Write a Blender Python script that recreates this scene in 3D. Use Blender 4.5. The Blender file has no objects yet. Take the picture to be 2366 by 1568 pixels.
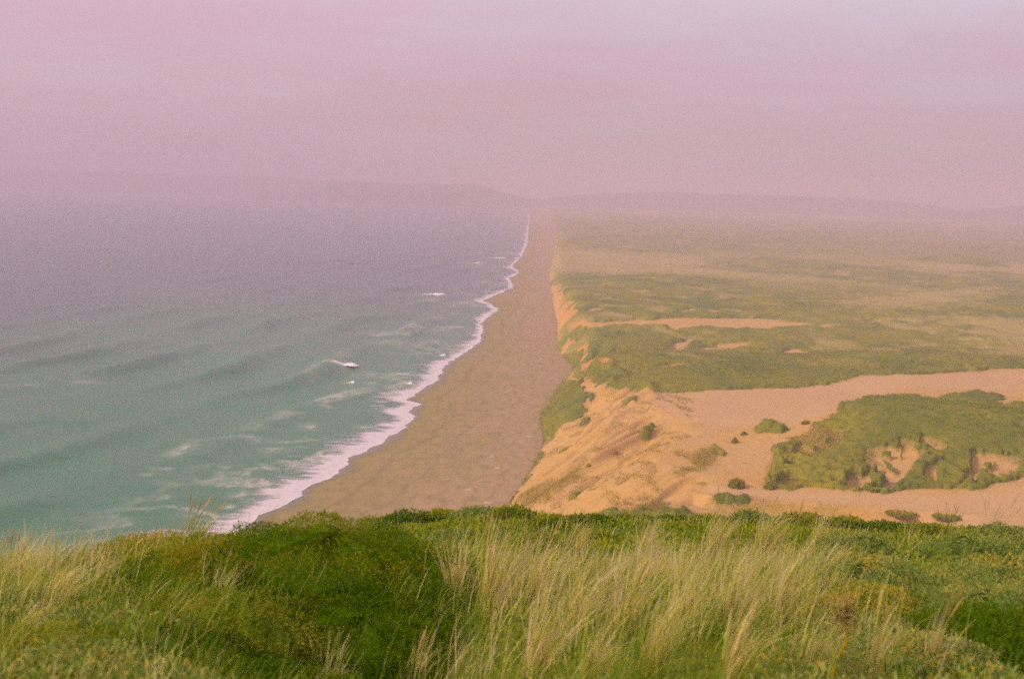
# A hazy Pacific beach seen from a grassy headland: sea and surf on the left, sand cliffs and scrubby dunes on the right.
import math
import numpy as np

# ground plan of the place (metres, camera headland at the origin, +Y along the beach)
SITE = {"SHORE": [[373.1, -69.3],[385.5, -69.3],[394.1, -65.4],[415.2, -60.8],[422.0, -61.3],[437.2, -57.0],[457.4, -53.6],[472.7, -54.7],[485.5, -49.5],[501.9, -46.5],[523.1, -42.0],[545.7, -39.5],[563.9, -37.6],[573.5, -41.6],[596.1, -38.8],[604.0, -45.3],[639.9, -40.4],[680.2, -34.8],[717.5, -35.6],[760.6, -30.5],[817.8, -23.6],[854.3, -19.9],[921.8, -20.6],[974.9, -21.4],[1040.6, -16.5],[1070.6, -10.9],[1165.2, -25.8],[1328.3, -0.8],[1462.0, -5.6],[1575.1, 5.9],[1693.7, -4.0],[1946.1, 8.2],[2382.6, 19.6],[3148.0, 27.6],[3956.9, 37.3],[5314.8, 49.1],[7542.4, 74.8],[11571.6, 118.0]], "TOE": [[394.4, 0.5],[429.9, 5.6],[473.8, 11.0],[503.3, 12.8],[551.6, 12.3],[632.3, 21.5],[694.0, 33.3],[721.0, 31.1],[767.6, 27.8],[821.1, 25.7],[870.9, 28.4],[941.7, 30.5],[1122.4, 32.3],[1325.4, 34.4],[1494.6, 37.5],[1823.0, 49.5],[2430.8, 70.1],[3228.5, 88.2],[4784.3, 113.3],[6719.3, 141.6],[9155.1, 164.1]], "SAND_A": [[-2.2, 370.0],[0.5, 394.7],[5.6, 430.0],[11.0, 473.9],[12.6, 497.9],[21.3, 627.0],[29.5, 614.7],[34.0, 526.5],[38.5, 522.4],[44.9, 503.3],[57.2, 489.5],[63.8, 493.8],[80.2, 502.0],[97.0, 509.3],[109.6, 517.7],[122.7, 533.4],[135.6, 553.4],[157.9, 560.4],[193.3, 590.2],[221.0, 609.2],[255.6, 633.1],[120.9, 293.0],[58.0, 296.1],[-2.1, 358.3]], "VEG_IN": [[[65.8, 355.1],[68.5, 366.0],[73.4, 373.7],[75.2, 379.9],[78.4, 382.6],[80.2, 377.8],[80.6, 372.3],[84.1, 379.3],[85.8, 388.7],[90.3, 396.8],[95.8, 407.3],[113.6, 463.0],[124.8, 488.6],[132.8, 496.7],[140.4, 500.1],[144.9, 496.3],[146.5, 488.2],[144.8, 478.4],[150.7, 494.4],[158.1, 508.4],[160.9, 504.5],[171.2, 518.7],[170.8, 509.8],[177.8, 508.8],[174.5, 498.1],[165.2, 479.8],[162.4, 471.5],[170.6, 477.9],[176.3, 492.9],[179.0, 491.0],[194.0, 485.8],[137.8, 342.1],[124.8, 338.7],[119.9, 336.0],[113.3, 334.0],[108.4, 333.6],[104.7, 332.0],[78.7, 332.5],[61.3, 333.8]],[[12.6, 503.7],[13.0, 559.8],[21.0, 636.0],[24.3, 619.0],[27.4, 612.2],[26.7, 555.2],[29.8, 522.1],[31.4, 520.0],[29.6, 516.2],[23.9, 503.6],[20.6, 500.5],[16.0, 489.6],[13.3, 488.4]],[[68.5, 397.1],[72.2, 406.1],[76.2, 405.0],[76.4, 399.6],[77.5, 389.7],[75.0, 386.2],[72.6, 390.0],[69.1, 391.4]],[[55.0, 377.1],[55.9, 374.9],[56.7, 364.8],[55.8, 363.8],[55.1, 371.6]],[[38.3, 406.3],[41.5, 427.3],[43.0, 428.6],[44.6, 424.1],[41.5, 409.6],[40.5, 407.1],[39.0, 406.7]],[[38.4, 483.4],[39.9, 486.9],[43.3, 490.8],[44.0, 489.8],[39.3, 465.1],[37.2, 461.4]],[[24.2, 484.0],[25.6, 497.8],[27.3, 486.6],[27.1, 484.7],[24.9, 483.6]],[[23.7, 508.5],[25.3, 510.5],[26.2, 507.6],[25.5, 503.6],[24.3, 503.6]],[[16.3, 366.7],[17.9, 368.6],[19.0, 366.5],[17.7, 356.0],[16.6, 359.4]],[[16.5, 449.8],[18.1, 451.7],[19.2, 451.2],[17.6, 446.0]],[[48.3, 324.1],[53.2, 323.8],[55.8, 323.5],[55.7, 322.8],[48.8, 323.4]]], "HOLES": [[[88.1, 333.5],[94.6, 345.7],[93.9, 351.9],[94.7, 356.4],[98.4, 355.1],[101.1, 361.5],[105.3, 365.1],[104.7, 360.8],[104.6, 358.3],[107.5, 359.4],[107.5, 357.3],[103.9, 353.4],[102.5, 350.6],[101.0, 350.2],[99.0, 343.7],[96.2, 340.3],[91.5, 333.6]],[[79.4, 333.2],[81.7, 338.9],[86.2, 346.3],[86.7, 343.9],[90.0, 350.8],[91.4, 349.8],[89.9, 342.2],[87.8, 338.2],[83.7, 333.2]],[[100.5, 337.9],[103.3, 346.1],[105.3, 349.5],[110.4, 353.4],[110.0, 351.3],[107.4, 348.9],[104.2, 339.6],[104.5, 336.9],[102.5, 335.6]],[[108.7, 335.6],[112.1, 343.1],[113.8, 342.4],[118.9, 354.5],[119.2, 353.8],[116.1, 343.7],[112.2, 339.0]],[[138.1, 392.6],[168.1, 470.6],[140.8, 393.0],[135.9, 384.4]]], "PATCHY": [[[78.7, 332.5],[84.5, 346.3],[93.2, 362.1],[99.5, 364.3],[106.3, 368.0],[113.3, 356.6],[122.3, 358.1],[129.5, 352.8],[127.2, 345.8],[112.5, 335.6],[100.6, 336.3],[90.2, 332.6]]], "FLAT": [[[46.4, 335.4],[64.6, 332.8],[84.7, 330.9],[104.9, 330.0],[123.4, 334.7],[138.5, 338.1],[120.9, 293.0],[91.4, 300.2],[83.4, 316.7],[95.7, 315.7],[72.3, 320.7],[48.0, 324.1]],[[48.6, 493.7],[79.8, 499.6],[108.7, 513.2],[135.2, 548.1],[156.6, 555.5],[219.4, 604.5],[251.7, 623.4],[215.6, 532.3],[146.5, 518.8],[91.0, 409.9],[78.0, 407.0],[59.4, 407.5],[47.0, 446.6]]], "DRY": [[[47.1, 359.2],[49.9, 370.2],[54.1, 373.1],[55.3, 366.2],[52.0, 357.1],[48.4, 351.2]],[[4.6, 403.8],[13.9, 395.2],[22.0, 399.8],[23.8, 393.4],[19.6, 381.1],[11.7, 369.8],[5.9, 373.8],[2.4, 381.2]],[[47.6, 324.1],[53.2, 323.8],[58.3, 322.5],[62.5, 322.2],[62.3, 320.8],[53.0, 321.3],[48.5, 322.7]],[[30.2, 329.8],[35.5, 327.3],[34.7, 314.9],[29.3, 319.7]],[[39.5, 346.7],[44.7, 350.9],[48.8, 350.2],[42.4, 343.3]],[[57.8, 322.1],[64.2, 321.5],[75.4, 319.7],[84.0, 318.2],[85.1, 317.2],[75.2, 318.6],[65.3, 320.5],[57.7, 321.4]],[[65.8, 355.1],[75.2, 379.9],[86.1, 388.7],[93.8, 404.2],[93.3, 380.3],[85.4, 365.9],[75.2, 355.5],[73.8, 342.8],[69.1, 333.8],[61.3, 333.8]]], "SAND_B": [[[34.2, 822.5],[46.0, 797.2],[66.8, 809.6],[102.0, 823.1],[130.8, 832.6],[155.3, 828.7],[169.7, 819.9],[163.8, 793.5],[160.8, 798.8],[147.6, 795.0],[135.8, 783.5],[133.0, 782.8],[123.6, 785.0],[104.2, 786.6],[87.6, 771.5],[88.5, 791.9],[78.7, 793.4],[58.6, 788.0],[45.0, 778.2],[38.3, 784.7],[34.7, 809.9]],[[36.0, 1315.0],[38.6, 1209.3],[38.6, 1098.6],[38.2, 979.5],[38.5, 840.6],[33.9, 824.2],[30.7, 847.8],[27.4, 825.7],[23.6, 999.2],[29.1, 1134.3]],[[31.4, 786.3],[36.2, 778.2],[35.8, 768.5],[32.4, 776.4],[28.4, 770.8],[27.5, 781.2]],[[33.1, 762.2],[37.4, 747.3],[39.5, 717.2],[37.2, 716.9],[36.7, 730.9]],[[38.7, 623.0],[41.6, 620.8],[52.5, 635.2],[51.2, 622.0],[42.5, 596.9]],[[29.1, 620.7],[33.9, 719.2],[37.0, 712.0],[36.1, 623.5],[33.8, 617.4],[32.6, 602.0]],[[77.0, 695.1],[85.1, 721.0],[94.1, 740.8],[85.2, 701.1]],[[92.8, 701.1],[108.7, 726.6],[123.8, 738.0],[121.0, 722.4],[109.8, 713.4]],[[43.4, 839.9],[47.5, 853.0],[54.4, 862.1],[54.6, 853.8]],[[101.4, 853.8],[107.4, 868.7],[112.4, 877.1],[110.2, 859.6]],[[116.3, 859.5],[121.3, 870.4],[127.2, 876.2],[124.6, 860.4]],[[149.5, 870.3],[154.7, 892.3],[160.3, 899.1],[155.1, 873.7]],[[56.9, 566.2],[66.0, 584.5],[77.0, 591.3],[72.6, 578.9],[60.9, 559.8]],[[132.1, 692.4],[136.8, 705.3],[142.4, 707.3],[146.5, 698.5],[144.9, 687.8]],[[172.3, 796.5],[176.2, 808.9],[179.6, 805.8],[177.9, 795.0]]], "TAN": [[[216.8, 976.4],[270.1, 1095.1],[311.7, 1159.9],[368.4, 1245.0],[472.6, 1368.5],[382.2, 1146.8],[330.5, 1042.0],[261.4, 906.3],[244.4, 927.3],[242.2, 948.8]],[[218.1, 839.0],[254.7, 857.1],[306.4, 849.9],[330.6, 851.6],[270.3, 692.5],[235.9, 693.3],[247.3, 759.8],[255.9, 802.1],[245.0, 824.0]],[[388.3, 2278.4],[533.4, 2338.0],[651.6, 2457.3],[1064.9, 3435.2],[1087.0, 3328.5],[723.3, 2392.4],[509.6, 1947.9],[391.7, 1921.9],[342.8, 2008.4]],[[50.7, 2000.0],[148.5, 2052.9],[245.1, 2010.0],[408.9, 2211.9],[377.3, 2039.3],[261.3, 1885.2],[174.9, 1427.5],[96.3, 1318.8],[47.3, 1503.2]]], "SHRUBS": [[54.7, 333.5, 1.9, 2.9],[62.3, 333.1, 1.21, 2.37],[61.2, 380.5, 0.96, 2.17],[65.3, 390.6, 0.87, 1.48],[30.2, 398.9, 0.76, 1.64],[22.4, 389.9, 0.62, 1.36],[26.6, 367.0, 0.64, 1.39],[33.7, 497.0, 0.63, 1.57],[57.1, 473.7, 1.05, 0.75],[64.1, 429.4, 1.16, 0.82],[83.4, 395.5, 1.25, 1.38],[76.6, 393.4, 0.68, 0.75],[87.1, 332.2, 1.84, 0.79],[89.3, 316.2, 3.08, 0.96],[98.8, 312.9, 3.05, 1.14],[39.5, 311.6, 0.85, 2.28]], "WOOD": [[19.0, 668.1],[24.7, 616.7],[7.4, 508.6],[4.0, 517.5],[-11.3, 415.5],[-5.2, 397.7],[-8.2, 429.1],[-3.3, 449.6],[-5.5, 469.6]], "FOAM": [[-83.4, 884.4, 16.1, 15.7, 0.5],[-72.0, 832.2, 13.9, 13.9, 0.45],[-59.1, 686.5, 5.0, 9.5, 0.5],[-36.7, 1137.2, 15.6, 17.2, 0.6],[-111.5, 478.6, 5.8, 9.4, 0.6],[-110.5, 493.8, 9.0, 4.1, 0.4],[-95.6, 503.5, 10.7, 4.3, 0.6],[-75.4, 503.6, 13.8, 3.4, 0.5],[-79.9, 484.0, 5.2, 7.2, 0.55],[-75.7, 532.5, 4.5, 7.7, 0.6],[-76.8, 580.7, 4.2, 4.6, 0.6],[-76.1, 433.2, 7.9, 5.8, 0.7],[-79.4, 412.6, 5.6, 4.1, 0.5],[-80.3, 395.2, 3.6, 3.2, 0.6],[-209.0, 615.6, 5.6, 3.8, 0.5],[-188.6, 633.0, 9.6, 5.4, 0.5],[-109.3, 448.5, 4.1, 2.7, 0.5],[-111.0, 438.5, 3.3, 3.3, 0.4],[-94.7, 524.1, 9.6, 4.7, 0.3],[-73.3, 701.3, 4.3, 6.6, 0.4],[-62.3, 634.8, 7.7, 5.4, 0.3],[-56.3, 486.4, 7.4, 4.0, 0.5],[-82.3, 379.0, 2.9, 3.5, 0.5],[-52.0, 838.0, 7.7, 9.4, 0.4],[-46.0, 918.4, 11.2, 14.1, 0.4],[-66.8, 405.6, 7.4, 5.1, 0.6],[-73.5, 388.0, 5.9, 5.2, 0.6],[-62.7, 447.5, 8.2, 5.5, 0.6],[-54.0, 536.6, 8.2, 5.9, 0.6],[-50.2, 630.6, 5.8, 6.7, 0.6],[-85.1, 386.4, 4.7, 3.1, 0.4]], "BREAK": [[-84.9, 717.5, 7.21, 4.37],[-75.1, 663.0, 2.22, 2.42],[-67.7, 1211.9, 9.96, 4.06],[-46.8, 1758.2, 5.89, 2.68],[-20.0, 1885.9, 8.61, 2.87],[-47.1, 658.6, 1.6, 3.21],[-37.9, 774.4, 2.12, 2.83]], "G_PALE": [[[-6.29, 16.19],[-4.18, 12.83],[-3.71, 13.13],[-3.0, 11.23],[-2.67, 9.35],[-3.41, 8.76]],[[-0.58, 11.98],[-0.25, 21.67],[0.97, 23.69],[3.13, 30.39],[6.0, 30.62],[5.6, 22.73],[3.03, 12.19],[2.02, 7.23],[-0.46, 9.39],[-0.59, 10.46]]], "TUFTS": [[-3.01, 13.1, 0.52, 0.52, 0.5],[-3.29, 13.08, 0.24, 0.36, 0.35],[-2.2, 10.62, 0.36, 0.23, 0.4],[-0.12, 11.19, 0.68, 0.41, 0.25],[0.24, 11.4, 0.59, 0.35, 0.5],[-0.37, 11.46, 0.52, 0.24, -0.15],[0.49, 9.8, 0.6, 0.27, 0.5],[0.79, 9.34, 0.54, 0.31, 0.45],[1.16, 9.27, 0.65, 0.31, 0.4],[1.54, 9.48, 0.61, 0.32, 0.4],[1.92, 9.8, 0.69, 0.33, 0.45],[2.74, 12.27, 0.63, 0.34, 0.5],[0.84, 7.84, 0.52, 0.29, 0.5],[1.2, 7.32, 0.53, 0.29, 0.5],[0.19, 8.38, 0.51, 0.36, 0.35],[0.46, 7.6, 0.42, 0.28, 0.5],[1.61, 7.43, 0.45, 0.25, 0.5],[2.02, 7.56, 0.44, 0.16, 0.3],[2.46, 7.92, 0.41, 0.14, 0.25],[-3.26, 10.01, 0.33, 0.4, 0.75],[-4.33, 12.22, 0.37, 0.33, 0.6],[-3.27, 11.08, 0.3, 0.37, 0.8],[-3.01, 8.72, 0.29, 0.32, 0.8],[-0.61, 9.81, 0.36, 0.27, 0.3],[-1.16, 9.5, 0.38, 0.26, 0.2],[9.28, 29.27, 0.8, 0.36, 0.35],[10.36, 29.88, 1.0, 0.41, 0.5],[2.01, 20.59, 0.69, 0.44, 0.4],[1.07, 21.07, 0.58, 0.38, 0.4],[3.34, 22.73, 0.9, 0.48, 0.45],[4.59, 24.96, 0.99, 0.53, 0.45],[5.37, 24.25, 0.81, 0.44, 0.45],[-5.76, 16.2, 0.37, 0.08, 0.25],[-4.01, 12.91, 0.18, 0.24, 0.4],[-3.52, 13.03, 0.24, 0.2, 0.4]], "MOUNDS": [[-1.68, 13.22, 0.32, 0.16],[-5.49, 55.45, 1.52, 0.57],[-3.95, 54.24, 1.16, 0.56],[-2.7, 54.51, 1.0, 0.46],[-1.13, 52.36, 1.12, 0.57],[0.2, 42.9, 0.78, 0.47],[1.16, 37.16, 0.68, 0.29],[2.28, 37.57, 0.69, 0.3],[-3.35, 40.17, 1.1, 0.37],[-1.42, 35.7, 0.87, 0.28],[0.41, 20.93, 0.7, 0.38],[5.4, 59.96, 1.09, 0.44],[6.66, 57.23, 0.96, 0.42],[8.27, 56.7, 1.04, 0.41],[10.04, 57.28, 1.05, 0.56],[12.4, 58.77, 1.34, 0.61],[14.21, 57.94, 1.06, 0.53],[15.52, 57.44, 1.05, 0.52],[15.63, 52.42, 1.12, 0.57],[16.65, 47.01, 0.86, 0.57],[1.87, 29.84, 0.82, 0.31],[5.84, 22.86, 0.77, 0.42],[7.47, 22.61, 0.96, 0.48],[10.73, 28.03, 0.68, 0.51]], "STALK": [[1.74, 7.28],[17.58, 55.51]]}

def _h(ix, iy, seed):
    ix = ix.astype(np.int64); iy = iy.astype(np.int64)
    n = (ix * 374761393 + iy * 668265263 + seed * 974634777) & 0x7fffffff
    n = ((n ^ (n >> 13)) * 1274126177) & 0x7fffffff
    n = (n ^ (n >> 16)) & 0x7fffffff
    return n / float(0x7fffffff)

def vn(x, y, seed=0):
    """value noise, -1..1"""
    x = np.asarray(x, float); y = np.asarray(y, float)
    fx = np.floor(x); fy = np.floor(y)
    u = x - fx; v = y - fy
    u = u * u * u * (u * (u * 6 - 15) + 10); v = v * v * v * (v * (v * 6 - 15) + 10)
    a = _h(fx, fy, seed); b = _h(fx + 1, fy, seed); c = _h(fx, fy + 1, seed); d = _h(fx + 1, fy + 1, seed)
    return 2 * (a + (b - a) * u + (c - a) * v + (a - b - c + d) * u * v) - 1

def fbm(x, y, seed=0, octv=4, gain=0.5):
    s = 0; amp = 1; tot = 0
    for k in range(octv):
        a = .6 + 1.1 * k; c_, s_ = math.cos(a) * 2 ** k, math.sin(a) * 2 ** k
        s = s + amp * vn(x * c_ + y * s_ + 17.3 * k, y * c_ - x * s_ - 9.1 * k, seed + k); tot += amp; amp *= gain
    return s / tot

def sst(a, b, x):
    t = np.clip((x - a) / (b - a), 0, 1)
    return t * t * (3 - 2 * t)

_S = np.array(SITE['SHORE']); _T = np.array(SITE['TOE'])

def shore_x(y):
    y = np.asarray(y, float)
    k = (_S[-1, 1] - _S[-6, 1]) / (_S[-1, 0] - _S[-6, 0])
    near = _S[0, 1] - (_S[0, 0] - y) * 0.22
    far = _S[-1, 1] + (y - _S[-1, 0]) * 0.03
    return np.where(y < _S[0, 0], near, np.where(y > _S[-1, 0], far, np.interp(y, _S[:, 0], _S[:, 1])))

def toe_x(y):
    y = np.asarray(y, float)
    near = _T[0, 1] - (_T[0, 0] - y) * 0.06
    far = _T[-1, 1] + (y - _T[-1, 0]) * 0.022
    return np.where(y < _T[0, 0], near, np.where(y > _T[-1, 0], far, np.interp(y, _T[:, 0], _T[:, 1])))

def gs(x, y, cx, cy, rx, ry, rot=0.0):
    c, s = math.cos(rot), math.sin(rot)
    dx = x - cx; dy = y - cy
    return np.exp(-(((dx * c + dy * s) / rx) ** 2 + ((-dx * s + dy * c) / ry) ** 2))

# front edge of the lower sandy terrace
LEDGE = np.array([(43.8, 330.4), (48.0, 324.4), (60.8, 322.8), (72.3, 320.6), (86.5, 317.8), (96.4, 314.8), (114.4, 308.8)])

def land_h(x, y):
    """dunes behind the beach"""
    x = np.asarray(x, float); y = np.asarray(y, float)
    t = x - toe_x(y)
    top = np.interp(y, [200, 420, 560, 690, 740, 800, 1000, 1300, 1800, 3000, 8000], [24, 23, 21, 14, 16, 18, 17, 13, 10, 9, 9])
    wid = np.interp(y, [200, 400, 520, 640, 720, 800, 1000, 1500, 3000], [52, 46, 36, 22, 20, 16, 13, 12, 22])
    wig = 1 + 0.22 * vn(y / 21.0, x / 60.0, 5)
    t0_ = t; p = np.clip(t / (wid * wig), 0, 1)
    prof = np.where(p < 1, p ** 0.92 * (1 - 0.18 * p ** 3) / 0.82, 1)
    prof = np.clip(prof, 0, 1)
    z = 3.0 + (top - 3.0) * prof
    # gullies on the face
    face = np.clip(p * (1 - p) * 4, 0, 1)
    g_ = y - 1.0 * t + 5 * vn(x / 14.0, y / 17.0, 8)
    big = 1 - np.abs(vn(g_ / 15.0, t / 34.0, 9)) * 2
    z = z + face * (2.0 * big * sst(330, 400, y) + 1.3 * (1 - np.abs(vn(g_ / 6.0, t / 16.0, 10)) * 2) + 0.35 * vn(g_ / 2.4, t / 7.0, 11))
    # ledge under the crest, slumped blocks below it
    z = z + 1.1 * np.exp(-((p - .84 - .1 * vn(y / 12.0, t / 30.0, 12)) / .05) ** 2) * sst(420, 470, y) * (1 - sst(620, 680, y))
    z = z - face * .9 * sst(.15, .5, vn(g_ / 8.0 + 3, t / 9.0, 13))
    ins = sst(6, 60, t)
    z = z + ins * (2.2 * fbm(x / 75.0, y / 140.0, 21, 3) + np.clip(y / 900.0, 0, 1) * 5.0 * fbm(x / 260.0, y / 420.0, 31, 3))
    # the green hill, its shoulder, the lower terrace
    z = z + 10.5 * gs(x, y, 118, 388, 44, 44) + 4.5 * gs(x, y, 172, 400, 50, 60)
    z = z - 1.6 * gs(x, y, 70, 318, 60, 16)
    z = z + 5.0 * gs(x, y, 62, 880, 70, 60) + 3.0 * gs(x, y, 200, 640, 120, 50) + 5.0 * gs(x, y, 330, 900, 90, 90)
    lx = np.interp(x, LEDGE[:, 0], LEDGE[:, 1])
    z = z - 2.4 * sst(0, 3.0, lx - y) * sst(36, 48, x) * (1 - sst(90, 106, x)) + .5 * gs(lx - y, x, -1, 75, 2, 60)
    z = np.where(t < 0, 3.0 + t * 0.05, z)
    return z

def head_h(x, y):
    """the camera's headland, falling away to the north and steeply to the sea"""
    x = np.asarray(x, float); y = np.asarray(y, float)
    z = 91.0 - 0.216 * y
    z = z + 0.16 * fbm(x / 2.3, y / 2.8, 41, 3) * sst(3, 8, y) + 0.5 * fbm(x / 11.0, y / 13.0, 44, 2) * sst(14, 40, y)
    z = z + 0.36 * gs(x, y, -3.2, 13.6, 2.6, 2.6) - 0.30 * gs(x, y, -4.9, 14.0, 1.7, 2.6)
    z = z - 0.62 * gs(x, y, -0.85, 8.7, 0.85, 2.0) - 0.35 * gs(x, y, 0.0, 17.0, 2.0, 2.5)
    z = z + 0.16 * gs(x, y, 2.0, 11.0, 2.2, 3.0)
    k1 = np.clip(y - 16.2, 0, None); k2 = sst(-0.4, 1.6, -0.105 * y - 0.35 - x)
    z = z - k2 * (k1 * 0.75)
    z = z - np.clip(y - 60, 0, None) * 0.6
    z = z - 1.5 * sst(-2, 6.5, -0.03 * y - x) * sst(17, 32, y)
    return np.maximum(z, -6.0)
#@@TERRAIN_END@@

import bpy

rng = np.random.default_rng(7)
sc = bpy.context.scene
COL = sc.collection

# ------------------------------------------------------------------ helpers
def link_mesh(name, verts, faces, mat, parent=None, smooth=True, attrs=None, loc=None):
    """faces: (n,3) or (n,4) int array, or a list of such arrays"""
    if not isinstance(faces, list): faces = [faces]
    faces = [np.asarray(f, np.int32) for f in faces if len(f)]
    me = bpy.data.meshes.new(name)
    verts = np.asarray(verts, np.float32)
    me.vertices.add(len(verts)); me.vertices.foreach_set('co', verts.ravel())
    nl = sum(f.size for f in faces); npoly = sum(len(f) for f in faces)
    me.loops.add(nl); me.polygons.add(npoly)
    me.loops.foreach_set('vertex_index', np.concatenate([f.ravel() for f in faces]))
    tot = np.concatenate([np.full(len(f), f.shape[1], np.int32) for f in faces])
    st = np.concatenate([[0], np.cumsum(tot)[:-1]]).astype(np.int32)
    me.polygons.foreach_set('loop_start', st)
    me.polygons.foreach_set('use_smooth', np.full(npoly, smooth))
    me.update(calc_edges=True)
    for k, v in (attrs or {}).items():
        a = me.attributes.new(k, 'FLOAT', 'POINT'); a.data.foreach_set('value', np.asarray(v, np.float32))
    me.materials.append(mat)
    o = bpy.data.objects.new(name, me); COL.objects.link(o)
    if parent is not None: o.parent = parent
    if loc is not None: o.location = loc
    return o

def grid_faces(nr, nc, keep=None):
    i = np.arange(nr - 1)[:, None] * nc + np.arange(nc - 1)[None]
    f = np.stack([i, i + 1, i + nc + 1, i + nc], -1).reshape(-1, 4)
    return f if keep is None else f[keep.reshape(-1)]

def tag(o, label=None, cat=None, group=None, kind=None):
    if label: o['label'] = label
    if cat: o['category'] = cat
    if group: o['group'] = group
    if kind: o['kind'] = kind
    return o

def empty(name, loc):
    o = bpy.data.objects.new(name, None); COL.objects.link(o); o.location = loc; o.empty_display_size = 0.2
    return o

def poly_sd(x, y, poly):
    """signed distance to a polygon, positive inside (flat arrays)"""
    P = np.asarray(poly, float); n = len(P)
    out = np.full(x.shape, -1e3)
    bb = (x > P[:, 0].min() - 40) & (x < P[:, 0].max() + 40) & (y > P[:, 1].min() - 60) & (y < P[:, 1].max() + 60)
    xs = x[bb]; ys = y[bb]
    if len(xs) == 0: return out
    ins = np.zeros(xs.shape, bool); d2 = np.full(xs.shape, 1e12)
    for i in range(n):
        x1, y1 = P[i]; x2, y2 = P[(i + 1) % n]
        ex, ey = x2 - x1, y2 - y1
        t = np.clip(((xs - x1) * ex + (ys - y1) * ey) / (ex * ex + ey * ey + 1e-9), 0, 1)
        d2 = np.minimum(d2, (xs - x1 - t * ex) ** 2 + (ys - y1 - t * ey) ** 2)
        if y1 != y2:
            c = ((y1 > ys) != (y2 > ys)) & (xs < (x2 - x1) * (ys - y1) / (y2 - y1) + x1)
            ins ^= c
    d = np.sqrt(d2)
    out[bb] = np.where(ins, d, -d)
    return out

# ------------------------------------------------------------------ materials
def new_mat(name):
    m = bpy.data.materials.new(name); m.use_nodes = True
    nt = m.node_tree; nt.nodes.clear()
    out = nt.nodes.new('ShaderNodeOutputMaterial')
    return m, nt, out

def N(nt, t, **kw):
    n = nt.nodes.new(t)
    for k, v in kw.items():
        if k in n.inputs.keys(): n.inputs[k].default_value = v
        else: setattr(n, k, v)
    return n

def ramp(nt, stops, interp='LINEAR'):
    r = nt.nodes.new('ShaderNodeValToRGB'); cr = r.color_ramp; cr.interpolation = interp
    while len(cr.elements) < len(stops): cr.elements.new(0.5)
    for e, (p, c) in zip(cr.elements, stops): e.position = p; e.color = (*c, 1)
    return r

def attr(nt, name):
    a = nt.nodes.new('ShaderNodeAttribute'); a.attribute_name = name; return a

def wnoise(nt, scale, detail=4, rough=.55, sx=1, sy=1, sz=1):
    g = nt.nodes.new('ShaderNodeNewGeometry')
    mp = nt.nodes.new('ShaderNodeMapping'); mp.inputs['Scale'].default_value = (sx, sy, sz)
    nt.links.new(g.outputs['Position'], mp.inputs['Vector'])
    n = nt.nodes.new('ShaderNodeTexNoise'); n.inputs['Scale'].default_value = scale
    n.inputs['Detail'].default_value = detail; n.inputs['Roughness'].default_value = rough
    nt.links.new(mp.outputs['Vector'], n.inputs['Vector'])
    return n

def mixc(nt, fac, a, b, mode='MIX'):
    m = nt.nodes.new('ShaderNodeMix'); m.data_type = 'RGBA'; m.blend_type = mode
    for s, v in ((m.inputs[0], fac), (m.inputs[6], a), (m.inputs[7], b)):
        if hasattr(v, 'is_output'): nt.links.new(v, s)
        elif isinstance(v, tuple): s.default_value = (*v, 1)
        else: s.default_value = v
    return m.outputs[2]

def math_(nt, op, a, b=None, clamp=False):
    m = nt.nodes.new('ShaderNodeMath'); m.operation = op; m.use_clamp = clamp
    for s, v in ((m.inputs[0], a), (m.inputs[1], b)):
        if v is None: continue
        if hasattr(v, 'is_output'): nt.links.new(v, s)
        else: s.default_value = v
    return m.outputs[0]

def leaf_mat(name, stops, trans=0.35, rough=0.6):
    """leaves and blades: colour by per-leaf tone, thin and translucent"""
    m, nt, out = new_mat(name)
    r = ramp(nt, stops); nt.links.new(attr(nt, 'tone').outputs['Fac'], r.inputs[0])
    d = N(nt, 'ShaderNodeBsdfDiffuse'); t = N(nt, 'ShaderNodeBsdfTranslucent'); mx = N(nt, 'ShaderNodeMixShader')
    mx.inputs[0].default_value = trans
    nt.links.new(r.outputs[0], d.inputs['Color']); nt.links.new(r.outputs[0], t.inputs['Color'])
    nt.links.new(d.outputs[0], mx.inputs[1]); nt.links.new(t.outputs[0], mx.inputs[2])
    nt.links.new(mx.outputs[0], out.inputs['Surface'])
    return m

M = {}
M['olive_leaf'] = leaf_mat('olive_leaf', [(0, (.075, .145, .006)), (.45, (.22, .27, .018)), (.8, (.37, .36, .03)), (1, (.52, .38, .05))])
M['dark_leaf'] = leaf_mat('dark_leaf', [(0, (.052, .125, .002)), (.6, (.13, .21, .005)), (.9, (.25, .285, .012)), (1, (.40, .29, .02))])
M['grey_leaf'] = leaf_mat('grey_leaf', [(0, (.10, .185, .020)), (.5, (.25, .325, .065)), (.85, (.39, .42, .12)), (1, (.56, .40, .05))])
M['yellow_leaf'] = leaf_mat('yellow_leaf', [(0, (.08, .17, .005)), (.5, (.25, .30, .012)), (1, (.50, .40, .03))])
M['grass'] = leaf_mat('grass', [(0, (.10, .23, .010)), (.35, (.28, .38, .022)), (.6, (.52, .54, .08)), (.82, (.74, .63, .20)), (1, (.88, .70, .40))], trans=.4)
M['dry_seed'] = leaf_mat('dry_seed', [(0, (.25, .22, .05)), (1, (.62, .42, .16))], trans=.3)
M['dune_leaf'] = leaf_mat('dune_leaf', [(0, (.07, .12, .010)), (.4, (.195, .20, .012)), (.75, (.34, .285, .018)), (1, (.50, .37, .05))])
M['dune_straw'] = leaf_mat('dune_straw', [(0, (.20, .21, .02)), (.5, (.42, .32, .05)), (1, (.56, .38, .10))], trans=.3)
M['amber_stem'] = leaf_mat('amber_stem', [(0, (.42, .30, .01)), (1, (.60, .40, .03))], trans=.2)

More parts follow.
